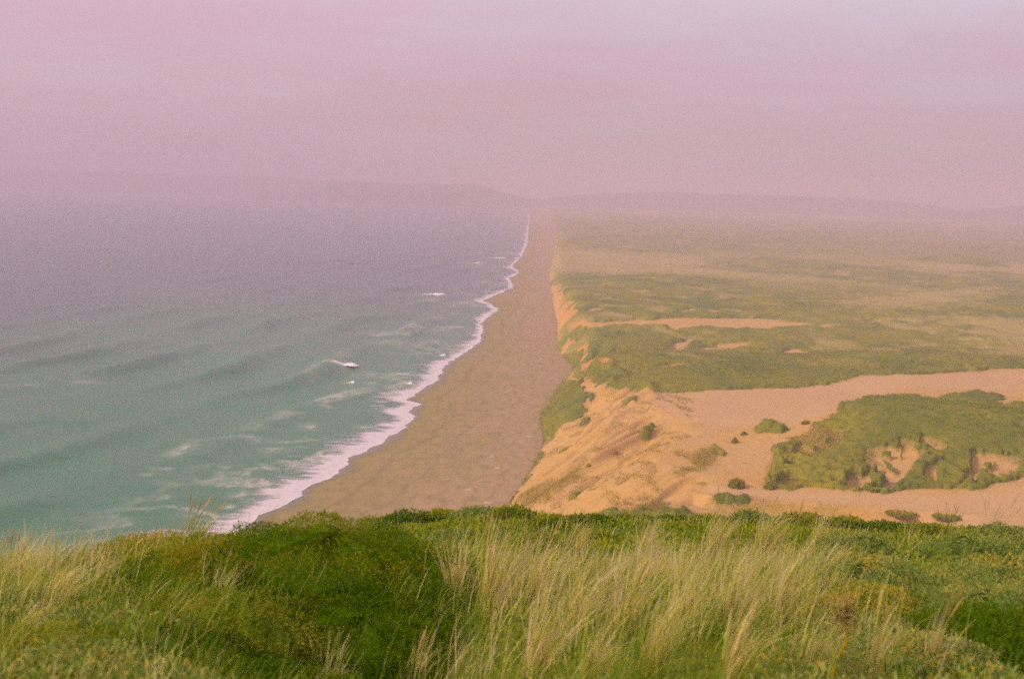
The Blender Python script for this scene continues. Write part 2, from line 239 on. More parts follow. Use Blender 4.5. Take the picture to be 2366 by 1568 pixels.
def mat_simple(name, c1, c2, scale, rough=.85):
    m, nt, out = new_mat(name)
    b = N(nt, 'ShaderNodeBsdfPrincipled'); b.inputs['Roughness'].default_value = rough
    n = wnoise(nt, scale); nt.links.new(mixc(nt, n.outputs['Fac'], c1, c2), b.inputs['Base Color'])
    nt.links.new(b.outputs[0], out.inputs['Surface']); return m
M['bark'] = mat_simple('bark', (.05, .04, .015), (.14, .10, .04), 30)
M['drift'] = mat_simple('driftwood', (.55, .45, .34), (.75, .62, .5), 8)

def mat_dunes():
    m, nt, out = new_mat('dune_sand')
    b = N(nt, 'ShaderNodeBsdfPrincipled'); b.inputs['Roughness'].default_value = .95; b.inputs['Specular IOR Level'].default_value = .15
    n1 = wnoise(nt, .045, 5); n2 = wnoise(nt, .6, 4, .6, 1, .45, 1); n3 = wnoise(nt, .16, 5, .6)
    sand = mixc(nt, ramp_out(nt, n1.outputs['Fac'], .35, .65), (.565, .328, .095), (.55, .335, .14))
    sand = mixc(nt, math_(nt, 'MULTIPLY', ramp_out(nt, n2.outputs['Fac'], .45, .75), .45), sand, (.41, .24, .050))
    sand = mixc(nt, attr(nt, 'flat').outputs['Fac'], sand, (.56, .345, .162))  # level sand paler and pinker, sky light put into its colour
    # steep faces show ochre sandstone
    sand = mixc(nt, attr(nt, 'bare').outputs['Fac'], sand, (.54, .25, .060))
    dry = mixc(nt, ramp_out(nt, n2.outputs['Fac'], .3, .7), (.26, .21, .025), (.48, .29, .045))
    dryf = math_(nt, 'MULTIPLY', attr(nt, 'dry').outputs['Fac'], ramp_out(nt, n2.outputs['Fac'], .25, .6), True)
    c = mixc(nt, dryf, sand, dry)
    soil = mixc(nt, ramp_out(nt, n3.outputs['Fac'], .35, .65), (.13, .17, .025), (.28, .24, .06))
    c = mixc(nt, attr(nt, 'veg').outputs['Fac'], c, soil)
    nt.links.new(c, b.inputs['Base Color'])
    bp = N(nt, 'ShaderNodeBump'); bp.inputs['Strength'].default_value = .8; bp.inputs['Distance'].default_value = .6
    nb = wnoise(nt, .55, 7, .7, 1, 1, 1)
    nt.links.new(nb.outputs['Fac'], bp.inputs['Height']); nt.links.new(bp.outputs[0], b.inputs['Normal'])
    nt.links.new(b.outputs[0], out.inputs['Surface']); return m

def ramp_out(nt, val, a, b):
    mr = nt.nodes.new('ShaderNodeMapRange'); mr.inputs[1].default_value = a; mr.inputs[2].default_value = b
    nt.links.new(val, mr.inputs[0]); return mr.outputs[0]

def mat_scrub():
    m, nt, out = new_mat('dune_scrub')
    b = N(nt, 'ShaderNodeBsdfPrincipled'); b.inputs['Roughness'].default_value = .9; b.inputs['Specular IOR Level'].default_value = .05
    n1 = wnoise(nt, .03, 4, .6, 1, .6, 1); n2 = wnoise(nt, .30, 5, .7); n3 = wnoise(nt, 1.6, 3, .7)
    c = mixc(nt, ramp_out(nt, n1.outputs['Fac'], .38, .62), (.145, .168, .022), (.27, .235, .018))
    c = mixc(nt, math_(nt, 'MULTIPLY', ramp_out(nt, n2.outputs['Fac'], .5, .66), .75), c, (.085, .125, .018))
    c = mixc(nt, math_(nt, 'MULTIPLY', ramp_out(nt, n3.outputs['Fac'], .52, .75), .45), c, (.30, .26, .05))
    c = mixc(nt, attr(nt, 'tan').outputs['Fac'], c, (.42, .32, .10))
    nt.links.new(c, b.inputs['Base Color'])
    bp = N(nt, 'ShaderNodeBump'); bp.inputs['Strength'].default_value = .8; bp.inputs['Distance'].default_value = .5
    nb = wnoise(nt, 1.1, 5, .7)
    nt.links.new(nb.outputs['Fac'], bp.inputs['Height']); nt.links.new(bp.outputs[0], b.inputs['Normal'])
    nt.links.new(b.outputs[0], out.inputs['Surface']); return m

def mat_beach():
    m, nt, out = new_mat('beach_sand')
    b = N(nt, 'ShaderNodeBsdfPrincipled'); b.inputs['Specular IOR Level'].default_value = .3
    n1 = wnoise(nt, .035, 5, .6, 1, .5, 1); n2 = wnoise(nt, .35, 5, .65, 1, .35, 1); n3 = wnoise(nt, 1.5, 4, .7)
    inl = attr(nt, 'inland').outputs['Fac']
    f = math_(nt, 'ADD', inl, math_(nt, 'MULTIPLY', math_(nt, 'SUBTRACT', n1.outputs['Fac'], .5), 1.1), True)
    c = mixc(nt, ramp_out(nt, f, .15, .75), (.305, .225, .072), (.385, .248, .128))
    c = mixc(nt, math_(nt, 'MULTIPLY', ramp_out(nt, n2.outputs['Fac'], .42, .66), .75), c, (.21, .17, .05))
    c = mixc(nt, math_(nt, 'MULTIPLY', ramp_out(nt, n3.outputs['Fac'], .55, .75), .6), c, (.47, .33, .18))
    tl = math_(nt, 'MULTIPLY', attr(nt, 'tideline').outputs['Fac'], ramp_out(nt, n3.outputs['Fac'], .35, .6), True)
    c = mixc(nt, tl, c, (.13, .11, .045))
    wet = attr(nt, 'wet').outputs['Fac']
    c = mixc(nt, wet, c, (.17, .14, .06))
    nt.links.new(c, b.inputs['Base Color'])
    mr = nt.nodes.new('ShaderNodeMapRange'); mr.inputs[3].default_value = .9; mr.inputs[4].default_value = .28
    nt.links.new(wet, mr.inputs[0]); nt.links.new(mr.outputs[0], b.inputs['Roughness'])
    bp = N(nt, 'ShaderNodeBump'); bp.inputs['Strength'].default_value = .3; bp.inputs['Distance'].default_value = .15
    nt.links.new(n2.outputs['Fac'], bp.inputs['Height']); nt.links.new(bp.outputs[0], b.inputs['Normal'])
    nt.links.new(b.outputs[0], out.inputs['Surface']); return m

def mat_sea():
    m, nt, out = new_mat('sea_water')
    b = N(nt, 'ShaderNodeBsdfPrincipled'); b.inputs['IOR'].default_value = 1.33; b.inputs['Specular IOR Level'].default_value = .40
    n0 = wnoise(nt, .012, 4, .6, 1.0, .35, 1)
    water = mixc(nt, ramp_out(nt, n0.outputs['Fac'], .35, .65), (.006, .160, .052), (.018, .180, .074))
    water = mixc(nt, attr(nt, 'deep_sheen').outputs['Fac'], water, (.042, .088, .092))  # bluer deep water offshore; far off, sky reflection put into the colour
    fn = wnoise(nt, .30, 6, .7, 1, .55, 1)
    fm = math_(nt, 'MULTIPLY', attr(nt, 'foam').outputs['Fac'], ramp_out(nt, fn.outputs['Fac'], .33, .62), True)
    c = mixc(nt, fm, water, (.66, .60, .56))
    nt.links.new(c, b.inputs['Base Color'])
    mr = nt.nodes.new('ShaderNodeMapRange'); mr.inputs[3].default_value = .26; mr.inputs[4].default_value = .9
    nt.links.new(fm, mr.inputs[0]); nt.links.new(mr.outputs[0], b.inputs['Roughness'])
    r1 = wnoise(nt, .25, 6, .7, .7, 1.0, 1); r2 = wnoise(nt, .045, 3, .5, .6, 1.0, 1)
    bp2 = N(nt, 'ShaderNodeBump'); bp2.inputs['Strength'].default_value = .5; bp2.inputs['Distance'].default_value = 2.6
    nt.links.new(r2.outputs['Fac'], bp2.inputs['Height'])
    bp = N(nt, 'ShaderNodeBump'); bp.inputs['Strength'].default_value = .7; bp.inputs['Distance'].default_value = .55
    nt.links.new(r1.outputs['Fac'], bp.inputs['Height']); nt.links.new(bp2.outputs[0], bp.inputs['Normal'])
    nt.links.new(bp.outputs[0], b.inputs['Normal'])
    nt.links.new(b.outputs[0], out.inputs['Surface']); return m

def mat_foam():
    m, nt, out = new_mat('foam')
    b = N(nt, 'ShaderNodeBsdfPrincipled'); b.inputs['Roughness'].default_value = .85
    n = wnoise(nt, .5, 5, .65, 1, .6, 1)
    nt.links.new(mixc(nt, n.outputs['Fac'], (.56, .49, .51), (.74, .67, .70)), b.inputs['Base Color'])
    tr = N(nt, 'ShaderNodeBsdfTransparent'); mx = N(nt, 'ShaderNodeMixShader')
    fn = wnoise(nt, .30, 6, .72, .32, 1.0, 1)
    cov = attr(nt, 'cover').outputs['Fac']
    v = math_(nt, 'ADD', cov, math_(nt, 'MULTIPLY', math_(nt, 'SUBTRACT', fn.outputs['Fac'], .5), 2.2))
    nt.links.new(ramp_out(nt, v, .25, .75), mx.inputs[0])
    nt.links.new(tr.outputs[0], mx.inputs[1]); nt.links.new(b.outputs[0], mx.inputs[2])
    nt.links.new(mx.outputs[0], out.inputs['Surface']); return m

def mat_whitewater():
    m, nt, out = new_mat('whitewater')
    b = N(nt, 'ShaderNodeBsdfPrincipled'); b.inputs['Roughness'].default_value = .9
    n = wnoise(nt, 1.2, 5, .7); nt.links.new(mixc(nt, n.outputs['Fac'], (.72, .64, .64), (.9, .86, .86)), b.inputs['Base Color'])
    nt.links.new(b.outputs[0], out.inputs['Surface']); return m

def mat_headland():
    m, nt, out = new_mat('headland_soil')
    b = N(nt, 'ShaderNodeBsdfPrincipled'); b.inputs['Roughness'].default_value = 1; b.inputs['Specular IOR Level'].default_value = .05
    n1 = wnoise(nt, 1.4, 5); n2 = wnoise(nt, 14, 4)
    c = mixc(nt, ramp_out(nt, n1.outputs['Fac'], .35, .65), (.06, .12, .006), (.13, .17, .012))
    c = mixc(nt, math_(nt, 'MULTIPLY', ramp_out(nt, n2.outputs['Fac'], .45, .7), .5), c, (.16, .14, .03))
    nt.links.new(c, b.inputs['Base Color']); nt.links.new(b.outputs[0], out.inputs['Surface']); return m

def mat_hill():
    return mat_simple('far_hill', (.035, .05, .05), (.06, .075, .06), .004)

# ------------------------------------------------------------------ sea, beach, dunes
def yrows(y0, y1, n):
    return 1.0 / np.linspace(1.0 / y0, 1.0 / y1, n)

def build_dunes():
    ys = np.concatenate([yrows(190, 1400, 980), yrows(1400, 12500, 150)[1:]])
    w = np.linspace(0, 1, 640) ** 1.12
    sx = toe_x(ys)
    far = np.maximum(0.56 * ys + 30, 150)
    X = sx[:, None] - 0.4 + w[None] * (far - sx)[:, None]; Y = np.repeat(ys[:, None], len(w), 1)
    x = X.ravel(); y = Y.ravel(); z = land_h(x, y)
    t = x - toe_x(y)
    sa = poly_sd(x, y, SITE['SAND_A'])
    j = 4.2 * fbm(x / 6.0, y / 9.0, 61, 5, .62) * np.clip(y / 420, .6, 3)
    sand = sst(-1.5, 1.5, sa + 0.7 * j)
    for k, p in enumerate(SITE['VEG_IN']):
        d = poly_sd(x, y, p)
        big = 1.0 if k < 2 else 0.35
        sand = np.minimum(sand, 1 - sst(-.9, .9, d + big * 1.15 * j))
    for p in SITE['HOLES']: sand = np.maximum(sand, sst(-.8, .8, poly_sd(x, y, p) + .85 * j))
    for p in SITE['PATCHY']:
        d = poly_sd(x, y, p)
        sand = np.maximum(sand, sst(-4, 5, d + j) * sst(.02, .16, fbm(x / 5.5, y / 8.0, 78, 4, .6)))
    for p in SITE['SAND_B']: sand = np.maximum(sand, sst(-2.5, 2.5, poly_sd(x, y, p) + .75 * j))
    # ragged sandy openings all over the far scrub
    op = fbm(x / 26.0, y / 60.0, 71, 5, .6)
    sand = np.maximum(sand, sst(.36, .55, op) * sst(560, 700, y) * (.45 + .4 * sst(1200, 2000, y)))
    sand = np.maximum(sand, (1 - sst(0, 5, t + j)) * sst(1200, 1400, y) * .8)
    dry = np.zeros_like(x)
    for k, p in enumerate(SITE['DRY']): dry = np.maximum(dry, sst(-2, 3, poly_sd(x, y, p) + .8 * j))
    tan = np.zeros_like(x)
    for p in SITE['TAN']: tan = np.maximum(tan, sst(-22, 22, poly_sd(x, y, p) + 6 * j))
    tan = np.maximum(tan, sst(.05, .35, fbm(x / 160.0, y / 420.0, 81, 3)) * sst(900, 1600, y)) * .85
    # hill's left shoulder: open patchy scrub
    d = poly_sd(x, y, SITE['DRY'][-1])
    sand = np.maximum(sand, sst(-3, 6, d) * sst(-.12, .10, fbm(x / 4.2, y / 9.0, 77, 4)) * .95)
    tan = tan * (1 - .75 * sst(1800, 2200, y) * (1 - sst(4600, 5600, y)))
    tan = np.maximum(tan, .75 * sst(.1, .55, fbm(x / 19, y / 30, 83, 5, .6)) * sst(560, 650, y))
    veg = np.clip(1 - sand, 0, 1)
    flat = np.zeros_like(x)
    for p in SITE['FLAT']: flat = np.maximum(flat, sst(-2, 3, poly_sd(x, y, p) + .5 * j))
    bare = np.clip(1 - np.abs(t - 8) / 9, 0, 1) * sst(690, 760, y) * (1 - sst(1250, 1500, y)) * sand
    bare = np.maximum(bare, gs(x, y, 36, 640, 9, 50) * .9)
    z = z - 1.5 * sst(0, 5, poly_sd(x, y, SITE['VEG_IN'][0])) * sand
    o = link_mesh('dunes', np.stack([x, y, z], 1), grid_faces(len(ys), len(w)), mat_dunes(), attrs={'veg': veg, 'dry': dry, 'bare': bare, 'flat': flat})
    tag(o, kind='structure')
    # scrub: a lumpy canopy that rises out of the sand where the dunes are vegetated
    nr = 1 - sst(560, 800, y)
    lump = 0.5 + 0.5 * (1 - np.abs(fbm(x / 4.5, y / 5.5, 91, 2)) * 2.2) * nr + 0.6 * (1 - np.abs(fbm(x / 15.0, y / 19.0, 92, 3)) * 2.2) * (1 - nr) + 0.30 * fbm(x / 1.7, y / 2.2, 95, 2) * (1 - sst(520, 640, y))
    hgt = veg * (0.25 + 1.55 * lump * np.clip(.65 + .8 * fbm(x / 26.0, y / 34.0, 93, 2), .15, 1.4)) * (1 - .45 * tan) - (1 - veg) * 0.9
    hgt = hgt * np.where(t < 14, .55, 1.0) * (1 + .55 * gs(x, y, 125, 380, 60, 60) * (hgt > 0))
    Z = (z + hgt)
    above = (hgt > 0.02).reshape(X.shape)
    keep = above[:-1, :-1] | above[1:, :-1] | above[:-1, 1:] | above[1:, 1:]
    f = grid_faces(len(ys), len(w), keep)
    used = np.unique(f); remap = np.full(x.size, -1, np.int32); remap[used] = np.arange(len(used))
    o = link_mesh('dune_scrub', np.stack([x, y, Z], 1)[used], remap[f], mat_scrub(), attrs={'tan': tan[used]})
    tag(o, 'low green coastal scrub covering the dunes behind the beach', 'scrub', kind='stuff')
    # leafy surface of the nearer scrub
    cand = np.nonzero((hgt > .12 - .55 * (vn(x / 1.3, y / 1.9, 171) > .15)) & (veg > .06) & (y > 250) & (y < 760))[0]
    dens = (1 / np.clip(y[cand] / 380, .7, 3)) ** 0.0
    n = 420000
    pick = cand[rng.integers(0, len(cand), n)]
    q = np.stack([x[pick], y[pick], np.maximum(Z[pick], z[pick])], 1) + rng.normal(0, 1, (n, 3)) * np.stack([.9 * y[pick] / 450, 1.4 * y[pick] / 450, np.full(n, .12)], 1)
    size = rng.uniform(.12, .36, n) * np.clip(q[:, 1] / 420, .7, 1.6)
    tone = np.clip(.42 + .38 * fbm(q[:, 0] / 20, q[:, 1] / 26, 99, 3) + .38 * fbm(q[:, 0] / 4.5, q[:, 1] / 6, 100, 2) + rng.normal(0, .16, n) + .4 * tan[pick], 0, 1)
    v, fc, tn = leaves(q, None, size, tone, up=.55, aspect=.8)
    o = link_mesh('scrub_foliage', v, fc, M['dune_leaf'], smooth=False, attrs={'tone': tn})
    tag(o, 'leafy outer growth of the scrub on the nearer dunes', 'foliage', kind='stuff')

    # dry bunch grass on the sand face and round the scrub edges
    p_ = np.clip(t / 46, 0, 1.2)
    dg = np.clip(dry * .9 + .55 * sst(.05, .4, fbm(x / 5 + y / 16, y / 22 - x / 30, 401, 4)) * (sand > .5) * (p_ < 1.1) + .5 * np.clip(1 - np.abs(sand - .5) * 2, 0, 1), 0, 1) * sst(0, 3, t)
    cand = np.nonzero((y > 270) & (y < 720) & (sand > .15) & (rng.random(x.size) < dg))[0]
    n = 60000
    pick = cand[rng.integers(0, len(cand), n)]
    q = np.stack([x[pick], y[pick], z[pick] - .03], 1) + rng.normal(0, 1, (n, 3)) * np.array([.3, .5, 0])
    v, fc, tn = blades(q, rng.uniform(.25, .8, n), rng.uniform(.04, .10, n), rng.normal(.3, .3, n), rng.normal(.1, .8, n), rng.uniform(.2, 1.2, n), np.clip(rng.normal(.5, .25, n), 0, 1), 3)
    o = link_mesh('dune_grass', v, fc, M['dune_straw'], attrs={'tone': tn})
    tag(o, 'sparse golden bunch grass on the sand face and round the scrub', 'grass', kind='stuff')

def leaves(pos, nrm, size, tone, up=.4, aspect=.45, bend=.15):
    """one four-cornered leaf at each position"""
    n = len(pos)
    d = rng.normal(0, 1, (n, 3)); d[:, 2] = d[:, 2] * .6
    if nrm is not None: d = d * .7 + nrm * 1.1
    d /= np.linalg.norm(d, axis=1)[:, None] + 1e-9
    s = np.cross(d, rng.normal(0, 1, (n, 3)) + np.array([0, 0, up]) * 2)
    s /= np.linalg.norm(s, axis=1)[:, None] + 1e-9
    nn = np.cross(d, s)
    L = np.asarray(size)[:, None]
    a = pos; b = pos + d * L * .5 + s * L * aspect * .5 + nn * L * bend; c = pos + d * L; e = pos + d * L * .5 - s * L * aspect * .5 + nn * L * bend
    v = np.stack([a, b, c, e], 1).reshape(-1, 3)
    f = np.arange(4 * n).reshape(n, 4)
    return v, f, np.repeat(tone, 4)

def build_beach():
    ys = np.concatenate([yrows(150, 1800, 520), yrows(1800, 12500, 90)[1:]])
    w = np.linspace(0, 1, 180)
    xs = shore_x(ys); xt = toe_x(ys)
    X = (xs - 40)[:, None] + w[None] * (xt + 0.6 - xs + 40)[:, None]; Y = np.repeat(ys[:, None], 180, 1)
    x = X.ravel(); y = Y.ravel()
    u = (x - shore_x(y)); wd = np.maximum(toe_x(y) - shore_x(y), 5)
    z = np.where(u < 0, u * .06, 3.0 * np.clip(u / wd, 0, 1.02) ** .8)
    z = z + .12 * fbm(x / 14, y / 30, 51, 3) * sst(4, 20, u)
    wet = (1 - sst(0, 1, (u - 1.0) / (5.5 + 4.5 * vn(y / 16.0, 0 * y, 55)))) 
    o = link_mesh('beach', np.stack([x, y, z], 1), grid_faces(len(ys), 180), mat_beach(), attrs={'wet': wet, 'tideline': .6 * np.clip(np.exp(-((u - 15 - 3.5 * fbm(y / 26, 0 * y, 57, 3)) / .8) ** 2) + .7 * np.exp(-((u - 27 - 5 * fbm(y / 33, 0 * y, 58, 3)) / .9) ** 2), 0, 1), 'inland': np.clip(u / wd, 0, 1)})
    tag(o, kind='structure')

def swell(x, y):
    """height of the water"""
    d = shore_x(y) * 0 + (np.interp(y, [200, 375, 474, 700, 1300, 3000, 9000], [-110, -76, -55, -30, -12, 20, 110]) - x)   # metres offshore, smooth
    ph = (d + 9 * vn(x / 70.0, y / 95.0, 101) + .12 * y) / 46.0 * 2 * math.pi
    crest = np.clip(np.sin(ph) * .6 + .4, 0, 1) ** 2.2 * 1.7 - .5
    amp = sst(8, 45, d) * (.6 + 1.3 * (1 - sst(90, 320, d))) * np.clip(.55 + .9 * vn(x / 90.0 + 3, y / 70.0, 103), 0, 1.3)
    z = amp * crest
    ph2 = (d * .55 - y * .5 + 20 * vn(x / 150., y / 150., 107)) / 31.0 * 2 * math.pi
    z = z + sst(10, 60, d) * .26 * np.sin(ph2) + sst(6, 30, d) * .14 * fbm(x / 13.0, y / 20.0, 109, 3)
    return np.where(d < 0, np.minimum(z, 0), z) * np.clip(1.25 - y / 4000, .35, 1)

def build_sea():
    ys = np.concatenate([yrows(150, 1600, 560), yrows(1600, 13200, 130)[1:]])
    w = np.linspace(0, 1, 520) ** .85
    X = np.empty((len(ys), 520)); xs = shore_x(ys) + 12
    left = -0.66 * ys - 60
    X = left[:, None] + w[None] * (xs - left)[:, None]; Y = np.repeat(ys[:, None], 520, 1)
    x = X.ravel(); y = Y.ravel(); z = swell(x, y)
    foam = np.zeros_like(x)
    for (cx, cy, rx, ry, s) in SITE['FOAM']:
        jx = 2.5 * vn(x / 9, y / 14, 113); jy = 6 * vn(x / 8, y / 12, 117)
        foam = np.maximum(foam, 1.25 * s * np.exp(-(((x - cx + jx) / (rx * .75)) ** 2 + ((y - cy + jy) / max(ry, 1.5)) ** 2)))
    for (cx, cy, rw, h) in SITE['BREAK']:
        foam = np.maximum(foam, 1.2 * np.exp(-(((x - cx + rw * .5 + 1.5 * vn(x / 5, y / 7, 159)) / (rw * 1.25)) ** 2 + ((y - cy + 2 + 2.5 * vn(x / 4, y / 6, 161)) / (rw * .5 + 1.5)) ** 2)))
    d = shore_x(y) - x
    # lacy lines left along the crests as the swell nears the sand
    cr = np.clip((swell(x, y) - .28) / .5, 0, 1) * sst(.05, .45, vn(x / 17 + 5, y / 24, 151)) * (1 - sst(25, 95, d))
    foam = np.maximum(foam, .75 * cr)
    foam = np.maximum(foam, .8 * sst(.62, .9, 1 - np.abs(fbm(x / 16, y / 17, 153, 3)) * 1.6) * (1 - sst(8, 60, d)) * sst(-.25, .25, vn(x / 30, y / 40, 155)))
    foam = np.maximum(foam, .55 * np.exp(-np.clip(d, 0, None) / 11.0) * sst(-.3, .5, vn(x / 12, y / 22, 119)))
    o = link_mesh('sea', np.stack([x, y, z], 1), grid_faces(len(ys), 520), mat_sea(), attrs={'foam': np.clip(foam, 0, 1), 'deep_sheen': np.maximum(sst(70, 420, d + 40 * vn(x / 80, y / 120, 157)), sst(520, 1500, y))})
    tag(o, kind='structure')
    # foam of the last wave running up the sand
    ys = yrows(180, 5200, 1300); nc = 90
    xs = shore_x(ys)
    wid = np.interp(ys, [180, 330, 380, 420, 470, 520, 560, 620, 700, 800, 1000, 1400, 5200], [27, 26, 25, 24, 21, 19, 15, 14, 15, 13, 12, 10, 9]) * (1 + .45 * vn(ys / 27.0, 0 * ys, 121))
    c = np.linspace(0, 1, nc)
    X = xs[:, None] + .35 - c[None] * wid[:, None]; Y = np.repeat(ys[:, None], nc, 1)
    X = X + (1.3 * fbm(Y / 7.5, 0 * Y, 123, 3) + .6 * np.abs(vn(Y / 5.2, 0 * Y, 124))) * np.clip(Y / 420, .8, 2.2)
    x = X.ravel(); y = Y.ravel()
    u = x - shore_x(y)
    z = np.maximum(np.maximum(swell(x, y), 0), 3.0 * np.clip(u / 60, 0, 1) ** .8) + .07 + .05 * vn(x / 2, y / 3, 127)
    cc = np.repeat(c[None], len(ys), 0).ravel()
    cover = 1.25 * (1 - cc) ** 1.5 + .30 * vn(x / 8, y / 6, 129) * sst(.1, .4, cc) + .05
    cover = np.where(cc > .985, -2, cover)
    o = link_mesh('surf_foam', np.stack([x, y, z], 1), grid_faces(len(ys), nc), mat_foam(), attrs={'cover': cover})
    tag(o, 'white surf foam washing up along the edge of the beach', 'foam', kind='stuff')
    # breaking waves farther out
    mw = mat_whitewater()
    labels = ['largest white breaking wave out in the water, left of the surf line', 'small whitecap just in front of the largest breaking wave',
              'long low breaking wave in the middle distance off the beach', 'faint distant whitecap, the left of the two farthest ones',
              'faint distant whitecap, the right of the two farthest ones nearest the shore', 'little splash of white water rising at the near edge of the surf foam',
              'little splash of white water at the surf edge farther up the beach']
    for i, (cx, cy, rw, h) in enumerate(SITE['BREAK']):
        nu, nv = 61, 23
        uu = np.linspace(-1, 1, nu); vv = np.linspace(-1, 1, nv)
        U, V = np.meshgrid(uu, vv)
        hh = min(h * .40, 1.2)
        env = np.clip(1 - np.clip(U, 0, 1) ** 3.5, 0, 1) * np.clip((U + 1.0) / 1.7, 0, 1) ** 1.15
        # steep face to the shore, long back
        prof = np.where(V < -.15, np.clip(1 - (np.abs(V + .15) / .85) ** 1.4, 0, 1), np.clip(1 - ((V + .15) / 1.15) ** 2, 0, 1) ** 1.5)
        lum = 1 + .22 * vn(U * 6 + i * 7, V * 4, 131 + i) + .16 * vn(U * 17, V * 11, 137 + i)
        dep = max(rw * .6, 1.6)
        x = cx + U * rw + .25 * rw * V * .2; y = cy + V * dep * (0.55 + .45 * env) + .08 * rw * np.sin(U * 5 + i)
        z = np.maximum(swell(x.ravel(), y.ravel()).reshape(x.shape), swell(np.full(1, cx), np.full(1, cy))[0]) - .12 + (hh + .15) * env * prof * lum
        o = link_mesh('breaking_wave', np.stack([x, y, z], -1).reshape(-1, 3), grid_faces(nv, nu), mw)
        tag(o, labels[i], 'wave', 'waves breaking off the beach')

def build_hills():
    m = mat_hill()
    # (centre x, y, half length, half depth, top z)
    specs = [('far_ridge', [(-2300, 9000, 2300, 450, 116)]),
             ('far_hill', [(-560, 7500, 640, 300, 101), (-330, 7450, 300, 260, 104)]),
             ('coastal_hills', [(1300, 7600, 1250, 300, 99), (3300, 6900, 1300, 320, 101), (2700, 6850, 420, 260, 105)])]
    for name, blobs in specs:
        x0 = min(b[0] - 1.6 * b[2] for b in blobs); x1 = max(b[0] + 1.6 * b[2] for b in blobs)
        y0 = min(b[1] - 1.8 * b[3] for b in blobs); y1 = max(b[1] + 1.8 * b[3] for b in blobs)
        nx, ny = 340, 60
        X, Y = np.meshgrid(np.linspace(x0, x1, nx), np.linspace(y0, y1, ny))
        Z = np.zeros_like(X) - 4
        for (cx, cy, rx, ry, h) in blobs:
            Z = np.maximum(Z, -4 + (h + 4) * np.exp(-np.abs((X - cx) / rx) ** 4 - ((Y - cy) / ry) ** 2))
        Z = Z + .075 * np.clip(Z, 0, None) * fbm(X / 150, Y / 260, 141, 5, .7)
        o = link_mesh(name, np.stack([X, Y, Z], -1).reshape(-1, 3), grid_faces(ny, nx), m); tag(o, kind='structure')

# ------------------------------------------------------------------ plants
def shrub_points(n, rx, ry, h, lob=5, seed=0, shell=.35):
    """points through a lobed low crown, base at z=0, with outward normals"""
    d = rng.normal(0, 1, (n, 3)); d[:, 2] = np.abs(d[:, 2]) * .9 + .02; d /= np.linalg.norm(d, axis=1)[:, None]
    az = np.arctan2(d[:, 1], d[:, 0]); el = d[:, 2]
    r = 1 + .16 * vn(az * lob / 3.1 + seed * 3.7, el * 3 + seed, 201 + seed) + .09 * vn(az * lob * 1.2 + seed, el * 6, 221 + seed)
    rad = r * (1 - shell * rng.random(n) ** 2)
    p = d * rad[:, None] * np.array([rx, ry, h])
    return p, d

def twig_mesh(rx, ry, h, n=9):
    """stubby branching stems inside a crown"""
    vs = []; fs = []
    for k in range(n):
        a = rng.uniform(0, 2 * math.pi); e = rng.uniform(.35, .9)
        p0 = np.array([rng.normal(0, .05) * rx, rng.normal(0, .05) * ry, -.1 * h])
        p2 = np.array([math.cos(a) * rx * (1 - e * .6), math.sin(a) * ry * (1 - e * .6), h * e])
        p1 = (p0 + p2) / 2 + np.array([0, 0, -.12 * h])
        r0 = .035 * h + .006
        for pa, pb, ra, rb in ((p0, p1, r0, r0 * .7), (p1, p2, r0 * .7, r0 * .25)):
            b = len(vs)
            for q, r in ((pa, ra), (pb, rb)):
                for j in range(5): vs.append(q + r * np.array([math.cos(j * 1.2566), math.sin(j * 1.2566), 0]))
            fs += [[b + j, b + (j + 1) % 5, b + 5 + (j + 1) % 5, b + 5 + j] for j in range(5)]
    return np.array(vs), np.array(fs)

def make_shrub(name, loc, rx, ry, h, mat, n, leaf, label, group, cat='shrub', tone0=.4, tone1=.35, seed=0, lob=5, ground=None, shell=.35):
    root = empty(name, loc); tag(root, label, cat, group)
    p, d = shrub_points(n, rx, ry, h, lob, seed, shell)
    if ground is not None:
        g = ground(p[:, 0] + loc[0], p[:, 1] + loc[1]) - loc[2]
        p[:, 2] += g * np.clip(1 - p[:, 2] / (2 * h), 0, 1)
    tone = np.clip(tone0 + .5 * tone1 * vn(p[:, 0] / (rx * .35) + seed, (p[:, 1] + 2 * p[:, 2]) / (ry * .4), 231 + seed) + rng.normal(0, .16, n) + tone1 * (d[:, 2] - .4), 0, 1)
    size = rng.uniform(.6, 1.3, n) * leaf
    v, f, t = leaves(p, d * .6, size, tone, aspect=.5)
    na, ne = 36, 12
    A, E = np.meshgrid(np.linspace(0, 2 * math.pi, na), np.linspace(0, math.pi / 2, ne))
    dd = np.stack([np.cos(A) * np.cos(E), np.sin(A) * np.cos(E), np.sin(E)], -1).reshape(-1, 3)
    az = np.arctan2(dd[:, 1], dd[:, 0])
    rr = (.80 if shell > .2 else .92) * (1 + .16 * vn(az * lob / 3.1 + seed * 3.7, dd[:, 2] * 3 + seed, 201 + seed) + .09 * vn(az * lob * 1.2 + seed, dd[:, 2] * 6, 221 + seed))
    cp = dd * rr[:, None] * np.array([rx, ry, h])
    if ground is not None: cp[:, 2] += (ground(cp[:, 0] + loc[0], cp[:, 1] + loc[1]) - loc[2]) * np.clip(1 - cp[:, 2] / (2 * h), 0, 1)
    nv = len(v); v = np.concatenate([v, cp]); cf = grid_faces(ne, na) + nv; t = np.concatenate([t, np.clip(tone0 * (.5 if rx < 3 and leaf < .1 else 1.0) + .15 * rng.normal(0, 1, len(cp)), 0, 1)])
    f = [f, cf]
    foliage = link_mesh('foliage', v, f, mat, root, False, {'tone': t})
    tv, tf = twig_mesh(rx * .8, ry * .8, h * .8)
    link_mesh('stem', tv, tf, M['bark'], root)
    return root

